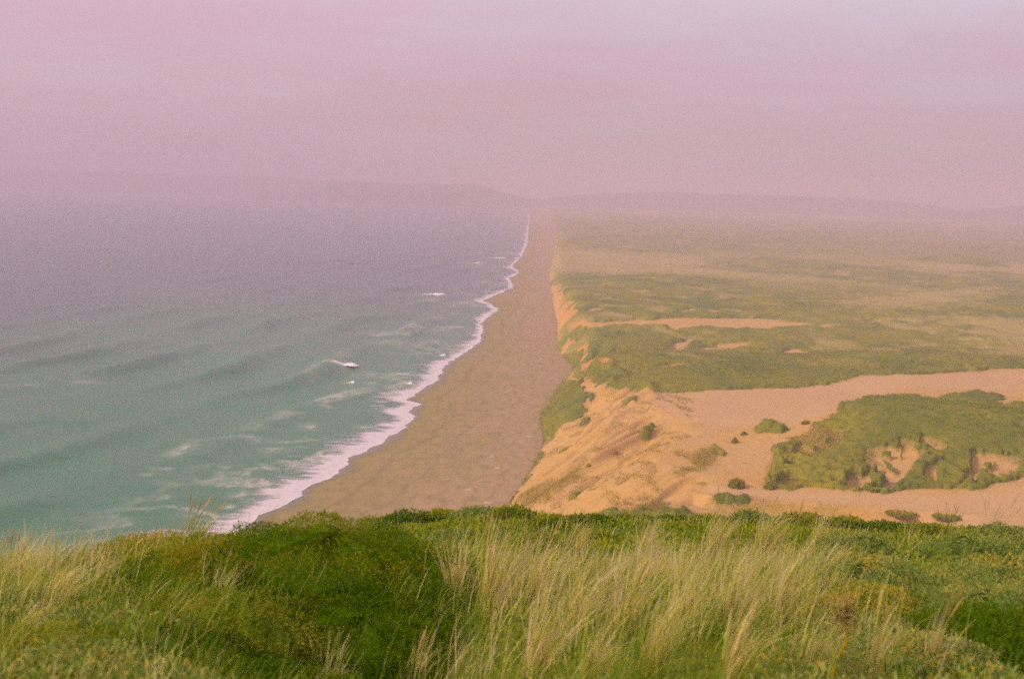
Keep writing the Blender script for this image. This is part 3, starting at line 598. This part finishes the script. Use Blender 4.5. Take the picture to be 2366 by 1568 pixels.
def blades(roots, length, width, lean, leandir, curve, tone, nseg=5, head=None):
    """curved tapering grass blades; leandir: angle in plan; returns verts, faces, tone"""
    n = len(roots)
    s = np.linspace(0, 1, nseg + 1)
    L = length[:, None]; dx = np.cos(leandir)[:, None]; dy = np.sin(leandir)[:, None]
    th = lean[:, None] + curve[:, None] * s[None] ** 1.6
    ds = 1.0 / nseg
    hx = np.concatenate([np.zeros((n, 1)), np.cumsum(np.sin((th[:, 1:] + th[:, :-1]) / 2) * ds, 1)], 1) * L
    hz = np.concatenate([np.zeros((n, 1)), np.cumsum(np.cos((th[:, 1:] + th[:, :-1]) / 2) * ds, 1)], 1) * L
    px = roots[:, :1] + hx * dx; py = roots[:, 1:2] + hx * dy; pz = roots[:, 2:3] + hz
    wa = rng.uniform(0, math.pi, n)[:, None] * .5 - .4
    wx = np.cos(wa); wy = np.sin(wa)
    prof = (1 - s) ** .6 * .9 + .1
    if head is not None:
        prof = np.where(s > .74, head * np.sin(np.clip((s - .74) / .26, 0, 1) * 2.6 + .45), .55)
    W = width[:, None] * prof[None] * .5
    a = np.stack([px - wx * W, py - wy * W, pz], -1); b = np.stack([px + wx * W, py + wy * W, pz], -1)
    v = np.stack([a, b], 2).reshape(-1, 3)
    base = (np.arange(n) * (2 * (nseg + 1)))[:, None] + (2 * np.arange(nseg))[None]
    f = np.stack([base, base + 1, base + 3, base + 2], -1).reshape(-1, 4)
    tn = np.repeat(np.clip(tone[:, None] + .18 * (s[None] - .5), 0, 1), 2, 1).ravel()
    return v, f, tn

WIND = 0.15     # plan angle the wind blows towards (mostly +X)

def make_tuft(loc, h, w, lean, nb, label, group, pale=.7, heads=3):
    root = empty('grass_tuft', loc); tag(root, label, 'grass tuft', group)
    r = np.abs(rng.normal(0, .5, nb)) * w * .32; a = rng.uniform(0, 2 * math.pi, nb)
    p = np.stack([r * np.cos(a), r * np.sin(a), np.zeros(nb)], 1)
    p[:, 2] = head_h(p[:, 0] + loc[0], p[:, 1] + loc[1]) - loc[2] - .02
    ln = h * rng.uniform(.45, 1.15, nb)
    fan = rng.normal(0, .22, nb)
    le = lean * .45 + fan; cu = lean * 1.1 + np.abs(rng.normal(0, .5, nb))
    v, f, t = blades(p, ln, rng.uniform(.006, .012, nb), le, WIND + rng.normal(0, .55, nb) + np.where(fan < -.15, 0, 0), cu,
                     np.clip(pale + rng.normal(0, .2, nb), 0, 1))
    link_mesh('blades', v, f, M['grass'], root, True, {'tone': t})
    if heads:
        k = heads
        p2 = p[rng.integers(0, nb, k)]
        v, f, t = blades(p2, h * rng.uniform(.95, 1.3, k), np.full(k, .0065), lean * .35 + rng.normal(0, .22, k), WIND + rng.normal(0, .5, k),
                         lean * .5 + np.abs(rng.normal(0, .15, k)), np.clip(rng.normal(.6, .25, k), 0, 1), nseg=12, head=1.9)
        link_mesh('seed_head', v, f, M['dry_seed'], root, True, {'tone': t})
    return root

def build_headland():
    xs = np.concatenate([np.linspace(-75, -9, 60)[:-1], np.linspace(-9, 14, 190)[:-1], np.linspace(14, 110, 90)])
    ys = np.concatenate([np.linspace(-14, 3, 14)[:-1], np.linspace(3, 24, 190)[:-1], np.linspace(24, 70, 110)[:-1], np.linspace(70, 230, 60)])
    X, Y = np.meshgrid(xs, ys); x = X.ravel(); y = Y.ravel(); z = head_h(x, y)
    o = link_mesh('headland', np.stack([x, y, z], 1), grid_faces(len(ys), len(xs)), mat_headland()); tag(o, kind='structure')

    # short leafy ground cover, denser close by
    def scatter(n, y0, y1, spread, xmin=None):
        yy = np.sqrt(rng.uniform(y0 ** 2, y1 ** 2, n)); xx = rng.uniform(-1, 1, n) * (.40 * yy + 3.0)
        return xx, yy
    n = 215000
    x, y = scatter(n, 4.6, 19, .47)
    ok = ~((x < -0.15 * y - .3) & (y > 17.2)); x = x[ok]; y = y[ok]; n = len(x)
    z = head_h(x, y) + np.abs(rng.normal(0, .05, n)) + .07 * np.clip(fbm(x / .5, y / .6, 301, 2), 0, 1)
    big = fbm(x / .9, y / 1.1, 305, 3)
    tone = np.clip(.38 + .5 * big + rng.normal(0, .16, n), 0, 1)
    v, f, t = leaves(np.stack([x, y, z], 1), np.tile(np.array([[0, 0, .5]]), (n, 1)), rng.uniform(.012, .034, n) * (.6 + y / 22), tone, aspect=.5)
    o = link_mesh('ground_cover', v, f, M['olive_leaf'], smooth=False, attrs={'tone': t})
    tag(o, 'small leafy plants carpeting the headland in the foreground', 'ground cover', kind='stuff')
    n = 90000
    x, y = scatter(n, 17, 66, .47)
    ok = ~((x < -0.15 * y - .3)); x = x[ok]; y = y[ok]; n = len(x)
    z = head_h(x, y) + np.abs(rng.normal(0, .08, n))
    tone = np.clip(.45 + .5 * fbm(x / 3, y / 4, 315, 3) + rng.normal(0, .18, n), 0, 1)
    v, f, t = leaves(np.stack([x, y, z], 1), np.tile(np.array([[0, 0, .5]]), (n, 1)), rng.uniform(.05, .12, n) * (.6 + y / 60), tone, aspect=.6)
    o = link_mesh('ground_cover', v, f, M['yellow_leaf'], smooth=False, attrs={'tone': t})
    tag(o, 'yellowish ground cover on the farther slope of the headland', 'ground cover', kind='stuff')

    # grey-green leafy herbs along the very front
    n = 38000
    x, y = scatter(n, 4.8, 9.2, .47)
    k = sst(-.1, .25, fbm(x / .55, y / .8, 321, 2) + .5 * (1 - sst(6.2, 7.4, y)) - .18); ok = rng.random(n) < k; x = x[ok]; y = y[ok]; n = len(x)
    z = head_h(x, y) + rng.uniform(.02, .16, n)
    v, f, t = leaves(np.stack([x, y, z], 1), np.tile(np.array([[0, 0, .6]]), (n, 1)), rng.uniform(.03, .075, n), np.clip(rng.normal(.68, .2, n), 0, 1), aspect=.42)
    o = link_mesh('herb_leaves', v, f, M['grey_leaf'], smooth=False, attrs={'tone': t})
    tag(o, 'pale grey green herb leaves along the bottom of the slope nearest the viewer', 'herbs', kind='stuff')

    # loose grass
    def grass(n, y0, y1, dens, hmin, hmax, wid, pale, lean, lab, nseg=4):
        x, y = scatter(n, y0, y1, .47)
        ok = (rng.random(n) < dens(x, y)) & ~((x < -0.15 * y - .3) & (y > 17.2)); x = x[ok]; y = y[ok]; n = len(x)
        z = head_h(x, y) - .02
        L = rng.uniform(hmin, hmax, n)
        le = rng.normal(lean * .6, .34, n); cu = np.abs(rng.normal(lean, .6, n))
        tone = np.clip(pale + .3 * fbm(x / 1.3, y / 1.6, 331, 2) + rng.normal(0, .17, n), 0, 1)
        v, f, t = blades(np.stack([x, y, z], 1), L, rng.uniform(.7, 1.3, n) * wid * (.5 + y / 24), le, WIND + 1.1 * fbm(x / .7, y / .9, 333, 2) + rng.normal(0, .6, n), cu, tone, nseg)
        o = link_mesh('grass', v, f, M['grass'], attrs={'tone': t}); tag(o, lab, 'grass', kind='stuff')
    def dpale(x, y):
        d = np.maximum(poly_sd(x, y, SITE['G_PALE'][0]), poly_sd(x, y, SITE['G_PALE'][1]))
        return sst(-.25, .5, d + .5 * fbm(x / .8, y / 1.0, 341, 3)) * (.10 + .90 * sst(-.10, .30, fbm(x / .45, y / .7, 343, 2)))
    grass(62000, 5.2, 19, dpale, .22, .62, .0075, .74, .5, 'long pale dry grass leaning in the wind on the foreground slope')
    def dgreen(x, y):
        return .25 + .75 * sst(-.1, .3, fbm(x / .7, y / .9, 345, 2)) 
    grass(84000, 4.8, 18, dgreen, .12, .34, .006, .25, .4, 'short green grass between the shrubs of the foreground slope', 3)
    # blades growing up through the low shrubs of the mound
    n = 5200
    a = rng.uniform(0, 2 * math.pi, n); r = np.sqrt(rng.random(n))
    x = -1.9 + 2.6 * r * np.cos(a); y = 11.4 + 3.0 * r * np.sin(a)
    keep = rng.random(n) < sst(-.25, .35, fbm(x / .6, y / .8, 351, 3)); x = x[keep]; y = y[keep]; n = len(x)
    z = head_h(x, y) + .30 * np.sqrt(np.clip(1 - ((x + 1.55) / 1.45) ** 2 - ((y - 11.4) / 2.2) ** 2, 0, 1)) - .03
    v, f, t = blades(np.stack([x, y, z], 1), rng.uniform(.12, .34, n), rng.uniform(.004, .007, n), rng.normal(.4, .3, n), WIND + rng.normal(0, .8, n), np.abs(rng.normal(.8, .5, n)), np.clip(rng.normal(.30, .2, n), 0, 1), 4)
    o = link_mesh('grass', v, f, M['grass'], attrs={'tone': t}); tag(o, 'thin green grass growing up through the dark shrub mound', 'grass', kind='stuff')
    def dwisp(x, y):
        return .15 + .85 * sst(-.1, .35, fbm(x / .8, y / 1.1, 361, 3)) * (1 - .8 * gs(x, y, -1.2, 10.8, .9, 2.4))
    grass(14000, 5.0, 20, dwisp, .20, .55, .006, .62, .6, 'scattered wispy straw coloured blades across the whole foreground slope')
    def dfar(x, y):
        return sst(-.05, .3, fbm(x / 4, y / 5, 347, 3)) * (x > -0.11 * y)
    grass(9000, 19, 56, dfar, .25, .6, .010, .62, .4, 'tufted grass on the farther edge of the headland', 3)

    # named tufts
    tuft_lab = {0: 'wispy grass tuft with tall seed heads standing against the sea on the left crest', 1: 'small wispy tuft on the left crest beside the taller one against the sea',
                2: 'pale drooping grass tuft on the flank of the dark shrub', 3: 'tall pale fan of grass rising in the centre against the far shrubs',
                5: 'shorter grass tuft leaning left at the foot of the central fan', 19: 'flattened straw coloured tuft on the left slope', 23: 'low grass tuft at the bottom beside the dark hollow',
                24: 'thin grass blades at the bottom in front of the dark shrub', 25: 'few dark stalks against the lower sand, the left pair at right', 26: 'dark seed stalks standing tall against the sand at the far right',
                32: 'single dark grass stem against the sea at the far left of the crest', 33: 'few short fine stems on the left crest against the sea', 34: 'fine stems on the crest just left of the tall seed heads',
                17: 'pale grass tuft near the bottom right beside the amber stalk', 18: 'thin pale grass tuft in front of the grey green shrub'}
    for i, (x, y, h, w, lean) in enumerate(SITE['TUFTS']):
        z = float(head_h(np.array([x]), np.array([y]))[0])
        crest = i in (0, 1, 25, 26) or i >= 32; thin = i in (2, 18, 24, 25, 26, 23)
        nb = int(np.clip(150 * (w / .4), 60, 260)) if not thin else 45
        if crest: nb = 110 if i == 0 else 40 if i < 32 else 14
        pale = .78 if not crest else .42
        lab = tuft_lab.get(i)
        if lab is None:
            lab = 'pale windswept grass tuft on the left slope' if x < -1.5 else ('pale windswept grass tuft with seed heads on the right slope' if y < 16 else 'far tuft of dry stalks standing against the shrubs at the headland edge')
        make_tuft((x, y, z), h * (1.15 if crest else 1.12), w, lean, nb, lab, 'windswept grass tufts on the headland', pale, heads=(14 if i == 0 else 9 if crest else 6 if i in (3, 4, 26) else 3))

    # low shrubs on the far edge of the headland
    mats = ['olive_leaf', 'grey_leaf', 'dark_leaf', 'olive_leaf', 'yellow_leaf']
    for i, (x, y, rx, h) in enumerate(SITE['MOUNDS']):
        z = float(head_h(np.array([x]), np.array([y]))[0]) - .05
        m = mats[(i * 7 + 3) % 5] if i < 21 else 'grey_leaf'
        side = 'left' if x < 0 else ('middle' if x < 9 else 'right')
        lab = {'olive_leaf': 'low olive green shrub', 'grey_leaf': 'low grey green shrub', 'dark_leaf': 'low dark green shrub', 'yellow_leaf': 'low yellowish shrub'}[m] + \
              {'left': ' on the headland edge against the beach', 'middle': ' on the headland edge below the sand cliff', 'right': ' on the headland edge against the lower sand'}[side]
        nn = int(np.clip(2600 * (rx * h) / (y / 30) ** 2 * 1.2 + 1500, 1500, 12000))
        make_shrub('coastal_shrub', (x, y, z), rx, rx * .75, h * 1.05, M[m], nn, np.clip(y * .0022, .02, .16), lab, 'low shrubs along the headland edge', seed=i, ground=head_h)

    # the big dark shrub and the ones beside it
    def big(px, py, rx, ry, h, m, n, leaf, lab, seed, t0, t1, lob=6):
        z = float(head_h(np.array([px]), np.array([py]))[0]) - .08
        return make_shrub('coastal_shrub', (px, py, z), rx, ry, h, M[m], n, leaf, lab, 'large shrubs in the foreground', tone0=t0, tone1=t1, seed=seed, lob=lob, ground=head_h)
    big(-1.45, 11.9, 1.15, 1.7, .44, 'dark_leaf', 52000, .022, 'broad dark green shrub, the tallest of the mound left of centre in the foreground', 51, .36, .6, 9)
    big(-2.35, 11.3, .85, 1.1, .30, 'dark_leaf', 26000, .022, 'dark green shrub on the left flank of the mound', 61, .46, .6, 9)
    big(-1.05, 10.3, .75, .9, .34, 'dark_leaf', 24000, .022, 'darkest shrub on the right flank of the mound facing the central grass', 62, .26, .5, 9)
    big(-1.9, 10.0, .8, .9, .24, 'olive_leaf', 20000, .022, 'low olive shrub at the front of the dark mound', 63, .30, .6, 9)
    big(-2.95, 12.9, 1.1, 1.3, .25, 'olive_leaf', 32000, .024, 'olive brown shrub on the crest left of the dark mound', 52, .42, .7, 9)
    big(-1.9, 13.6, .95, .9, .22, 'olive_leaf', 24000, .024, 'olive brown shrub along the crest of the mound against the beach', 64, .40, .7, 9)
    big(-1.15, 8.5, .9, 1.1, .30, 'dark_leaf', 26000, .022, 'dark green shrub in the hollow at the bottom left of centre', 53, .26, .45, 9)
    big(3.2, 12.4, .85, .9, .46, 'grey_leaf', 18000, .028, 'grey green shrub with yellow flower specks, the upper one at the right', 54, .45, .6, 8)
    big(4.25, 11.8, .8, 1.0, .50, 'grey_leaf', 18000, .028, 'grey green shrub reaching out of the frame at the right edge', 65, .42, .6, 8)
    big(2.75, 10.4, .6, .7, .34, 'olive_leaf', 12000, .026, 'yellow flecked olive shrub among the grass at the right', 66, .55, .6, 8)
    big(3.55, 10.2, .65, .7, .40, 'grey_leaf', 13000, .028, 'grey green shrub right above the dark shrub at the right edge', 67, .40, .6, 8)
    big(3.15, 8.9, .6, .7, .34, 'dark_leaf', 15000, .024, 'dark green shrub below the grey green ones at the right edge', 55, .30, .5, 8)
    big(2.45, 8.1, .5, .5, .22, 'grey_leaf', 8000, .026, 'low grey green shrub near the bottom right corner', 68, .5, .5, 8)
    big(-2.7, 8.0, .6, .7, .12, 'olive_leaf', 14000, .024, 'low olive shrub at the bottom left corner', 56, .45, .5, 8)
    big(-3.6, 9.8, .55, .6, .16, 'grey_leaf', 9000, .026, 'low grey green shrub near the left edge below the pale grass', 69, .5, .5, 8)
    big(0.55, 15.2, 1.0, 1.3, .42, 'dark_leaf', 16000, .030, 'dark green shrub behind the central fan of grass', 57, .35, .5)

    # amber dry stalk with a drooping flower head
    x, y = SITE['STALK'][0]; z = float(head_h(np.array([x]), np.array([y]))[0])
    root = empty('dry_flower_stalk', (x, y, z)); tag(root, 'amber dry flower stalk with a bushy head in the right foreground', 'plant')
    pts = [(0, 0, -.02), (.012, 0, .10), (.035, .01, .18), (.075, .015, .25), (.07, .02, .33), (.062, .02, .40)]
    tube(pts, [.010, .009, .008, .007, .006, .004], 'stem', M['amber_stem'], root)
    n = 900; q = rng.normal(0, 1, (n, 3)) * np.array([.030, .028, .042]) + np.array([.055, .02, .40])
    v, f, t = leaves(q, None, rng.uniform(.010, .022, n), rng.random(n), aspect=.6)
    link_mesh('flower_head', v, f, M['dry_seed'], root, False, {'tone': t})
    # umbrella-headed stalk against the lower sand
    x, y = SITE['STALK'][1]; z = float(head_h(np.array([x]), np.array([y]))[0])
    root = empty('dry_flower_stalk', (x, y, z)); tag(root, 'dark upright stalk with a thick stem standing against the lower sand', 'plant')
    tube([(0, 0, -.03), (.005, 0, .3), (.0, 0, .62)], [.035, .02, .008], 'stem', M['bark'], root)
    n = 220; hgt = rng.uniform(.0, .6, n); q = np.stack([rng.normal(0, .03, n) * (1.3 - hgt), rng.normal(0, .03, n), hgt], 1)
    v, f, t = leaves(q, None, rng.uniform(.03, .07, n), rng.random(n) * .5, aspect=.4)
    link_mesh('foliage', v, f, M['olive_leaf'], root, False, {'tone': t})

def tube(pts, rad, name, mat, parent=None, k=8, loc=None):
    pts = np.array(pts, float); n = len(pts); vs = []
    for i in range(n):
        d = pts[min(i + 1, n - 1)] - pts[max(i - 1, 0)]; d /= np.linalg.norm(d)
        a = np.cross(d, [0.3, 1, 0.1]); a /= np.linalg.norm(a); b = np.cross(d, a)
        for j in range(k): vs.append(pts[i] + rad[i] * (a * math.cos(2 * math.pi * j / k) + b * math.sin(2 * math.pi * j / k)))
    f = [[i * k + j, i * k + (j + 1) % k, (i + 1) * k + (j + 1) % k, (i + 1) * k + j] for i in range(n - 1) for j in range(k)]
    return link_mesh(name, np.array(vs), np.array(f), mat, parent, loc=loc)

def build_dune_things():
    labs = ['round green shrub on the sand above the lower sandy terrace', 'round green shrub on the sand at the foot of the green hill', 'green shrub on the sand slope, lower of a pair',
            'green shrub on the sand slope, upper of a pair', 'small shrub on the bare sand face in the middle of the slope', 'small shrub low on the sand face near the beach', 'small brownish shrub below the middle of the sand face',
            'small shrub high on the sand face near the cliff top', 'tiny low shrub where the sand face meets the flat sand band', 'tiny low shrub on the flat sand above the slope',
            'lone shrub on the sand left of the green hill', 'tiny shrub beside the flat green patch left of the hill', 'low spreading shrub at the foot of the green hill',
            'flat spreading shrub on the lower sand, the left of two', 'flat spreading shrub on the lower sand, the right of two', 'upright dark green sapling alone on the pale sand']
    for i, (x, y, rx, h) in enumerate(SITE['SHRUBS']):
        if i in (6, 7, 8, 9): continue
        z = float(land_h(np.array([x]), np.array([y]))[0]) - .1
        m = 'dune_straw' if 4 <= i <= 9 else 'dune_leaf' if i not in (13, 14, 15, 12) else 'olive_leaf'
        make_shrub('dune_shrub' if i != 15 else 'sapling', (x, y, z), rx, rx * .9, (.34 if i in (13, 14) else max(h * .72, .5)), M[m], 800, max(rx * .20, .16), labs[i], 'shrubs standing on the sand' if i != 15 else None, seed=70 + i, tone0=(.95 if 4 <= i <= 9 else .7), tone1=.5, lob=9, shell=.1)
    labs = ['pale driftwood log at the foot of the green cliff strip, the left one', 'pale driftwood log at the foot of the green cliff strip, the right one', 'pale driftwood log on the beach below the sand face', 'thin driftwood log on the beach west of the sand face',
            'driftwood log on the near beach above the headland', 'driftwood log with a raised branch nearest the headland', 'short driftwood log on the near beach', 'driftwood log near the dune foot on the near beach', 'driftwood log farthest up the near beach']
    for i, (x, y) in enumerate(SITE['WOOD'][:9]):
        xs = float(shore_x(np.array([y]))[0]); xt = float(toe_x(np.array([y]))[0])
        x = min(x, xt - 1.0)
        z = 3.0 * max((x - xs) / (xt - xs), 0) ** .8 + .12
        a = rng.uniform(-.6, .6); L = rng.uniform(1.6, 2.8)
        root = empty('driftwood_log', (x, y, z)); tag(root, labs[i], 'driftwood', 'driftwood on the beach')
        c, s = math.cos(a) * L / 2, math.sin(a) * L / 2
        tube([(-c, -s, -.02), (-c * .3, -s * .3 + .06, .05), (c * .4, s * .4, .03), (c, s, .09)], [.20, .19, .15, .07], 'trunk', M['drift'], root)
        tube([(c * .2, s * .2, .08), (c * .35, s * .3 + .1, .4), (c * .55, s * .3 + .12, .75)], [.08, .06, .02], 'branch', M['drift'], root, 6)

# ------------------------------------------------------------------ air, light, camera
def build_air(density=3.2e-4):
    m, nt, out = new_mat('haze')
    v = N(nt, 'ShaderNodeVolumePrincipled'); v.inputs['Density'].default_value = density
    v.inputs['Density Attribute'].default_value = ''; v.inputs['Color'].default_value = HAZE_COL + (1,); v.inputs['Anisotropy'].default_value = 0.0
    nt.links.new(v.outputs[0], out.inputs['Volume'])
    try: m.cycles.homogeneous_volume = True
    except Exception: pass
    x0, x1, y0, y1, z0, z1 = -9300, 7600, -60, 13600, -7.5, 175
    vs = np.array([(x, y, z) for z in (z0, z1) for y in (y0, y1) for x in (x0, x1)])
    f = np.array([(0, 2, 3, 1), (4, 5, 7, 6), (0, 1, 5, 4), (2, 6, 7, 3), (0, 4, 6, 2), (1, 3, 7, 5)])
    o = link_mesh('haze', vs, f, m, smooth=False); tag(o, 'thin sea haze filling the air over the beach and sea', 'haze', kind='stuff')

HAZE_COL = (.81, .675, .82)
SUN_EL = math.radians(32); SUN_AZ = math.radians(-112)     # azimuth from +Y, clockwise

def build_light():
    w = bpy.data.worlds.new('World'); sc.world = w; w.use_nodes = True
    nt = w.node_tree; nt.nodes.clear()
    out = N(nt, 'ShaderNodeOutputWorld'); bg = N(nt, 'ShaderNodeBackground')
    sky = N(nt, 'ShaderNodeTexSky'); sky.sky_type = 'NISHITA'; sky.sun_disc = False; sky.sun_elevation = SUN_EL; sky.sun_rotation = SUN_AZ
    sky.dust_density = 4; sky.altitude = 90
    tc = N(nt, 'ShaderNodeTexCoord'); sp = N(nt, 'ShaderNodeSeparateXYZ'); nt.links.new(tc.outputs['Generated'], sp.inputs[0])
    # thin marine cloud deck over the clear sky, mauve in the evening light
    r = ramp(nt, SKY_STOPS)
    nt.links.new(ramp_out(nt, sp.outputs['Z'], -.02, .22), r.inputs[0])
    mp = N(nt, 'ShaderNodeMapping'); mp.inputs['Scale'].default_value = (1.6, 1.6, 9)
    nt.links.new(tc.outputs['Generated'], mp.inputs[0])
    n = N(nt, 'ShaderNodeTexNoise'); n.inputs['Scale'].default_value = 2.2; n.inputs['Detail'].default_value = 7; n.inputs['Roughness'].default_value = .6
    nt.links.new(mp.outputs[0], n.inputs['Vector'])
    c = mixc(nt, ramp_out(nt, n.outputs['Fac'], .40, .62), r.outputs[0], SKY_PINK, 'MULTIPLY')
    # pinker towards the sea, greyer inland
    c = mixc(nt, ramp_out(nt, sp.outputs['X'], -.30, .38), c, SKY_INLAND, 'MULTIPLY')
    skys = mixc(nt, 1.0, sky.outputs[0], (.10, .10, .10), 'MULTIPLY')
    c = mixc(nt, SKY_CLOUD, skys, c)
    nt.links.new(c, bg.inputs['Color']); bg.inputs['Strength'].default_value = 1.0
    nt.links.new(bg.outputs[0], out.inputs['Surface'])
    L = bpy.data.lights.new('sun', 'SUN'); L.energy = SUN_E; L.angle = math.radians(10); L.color = (1, .80, .52)
    o = bpy.data.objects.new('sun', L); COL.objects.link(o)
    d = np.array([math.sin(SUN_AZ) * math.cos(SUN_EL), math.cos(SUN_AZ) * math.cos(SUN_EL), math.sin(SUN_EL)])
    from mathutils import Vector
    o.rotation_euler = Vector(d).to_track_quat('Z', 'Y').to_euler(); o.location = (-30, -20, 140)

SKY_STOPS = [(0, (.50, .385, .445)), (.18, (.58, .44, .50)), (.36, (.655, .49, .555)), (.50, (.695, .53, .615)), (.64, (.74, .60, .705)), (1, (.72, .61, .74))]
SKY_PINK = (1.0, .86, .885); SKY_INLAND = (.92, .99, 1.0)
SKY_CLOUD = .95; SUN_E = 3.5

def build_camera():
    from mathutils import Matrix
    P, R = math.radians(-6.05), math.radians(1.79)
    f = np.array([0, math.cos(P), math.sin(P)]); r0 = np.array([1., 0, 0]); u0 = np.array([0, -math.sin(P), math.cos(P)])
    r = r0 * math.cos(R) + u0 * math.sin(R); u = -r0 * math.sin(R) + u0 * math.cos(R)
    cam = bpy.data.cameras.new('camera'); o = bpy.data.objects.new('camera', cam); COL.objects.link(o)
    o.matrix_world = Matrix([[r[0], u[0], -f[0], 0], [r[1], u[1], -f[1], 0], [r[2], u[2], -f[2], 92.0], [0, 0, 0, 1]])
    cam.sensor_width = 36; cam.lens = 50; cam.clip_start = .1; cam.clip_end = 60000
    cam.dof.use_dof = True; cam.dof.focus_distance = 70; cam.dof.aperture_fstop = 3.2
    sc.camera = o

build_camera(); build_light()
build_sea(); build_beach(); build_dunes(); build_hills()
build_headland(); build_dune_things()
build_air()

sc.view_settings.view_transform = 'Standard'; sc.view_settings.look = 'None'; sc.view_settings.exposure = 0; sc.view_settings.gamma = 1
c = sc.cycles
c.max_bounces = 6; c.diffuse_bounces = 3; c.glossy_bounces = 2; c.transmission_bounces = 2; c.volume_bounces = 1; c.transparent_max_bounces = 8
c.use_denoising = False; c.use_adaptive_sampling = True; c.adaptive_threshold = .10; c.adaptive_min_samples = 24
c.pixel_filter_type = 'BLACKMAN_HARRIS'; c.filter_width = 1.8
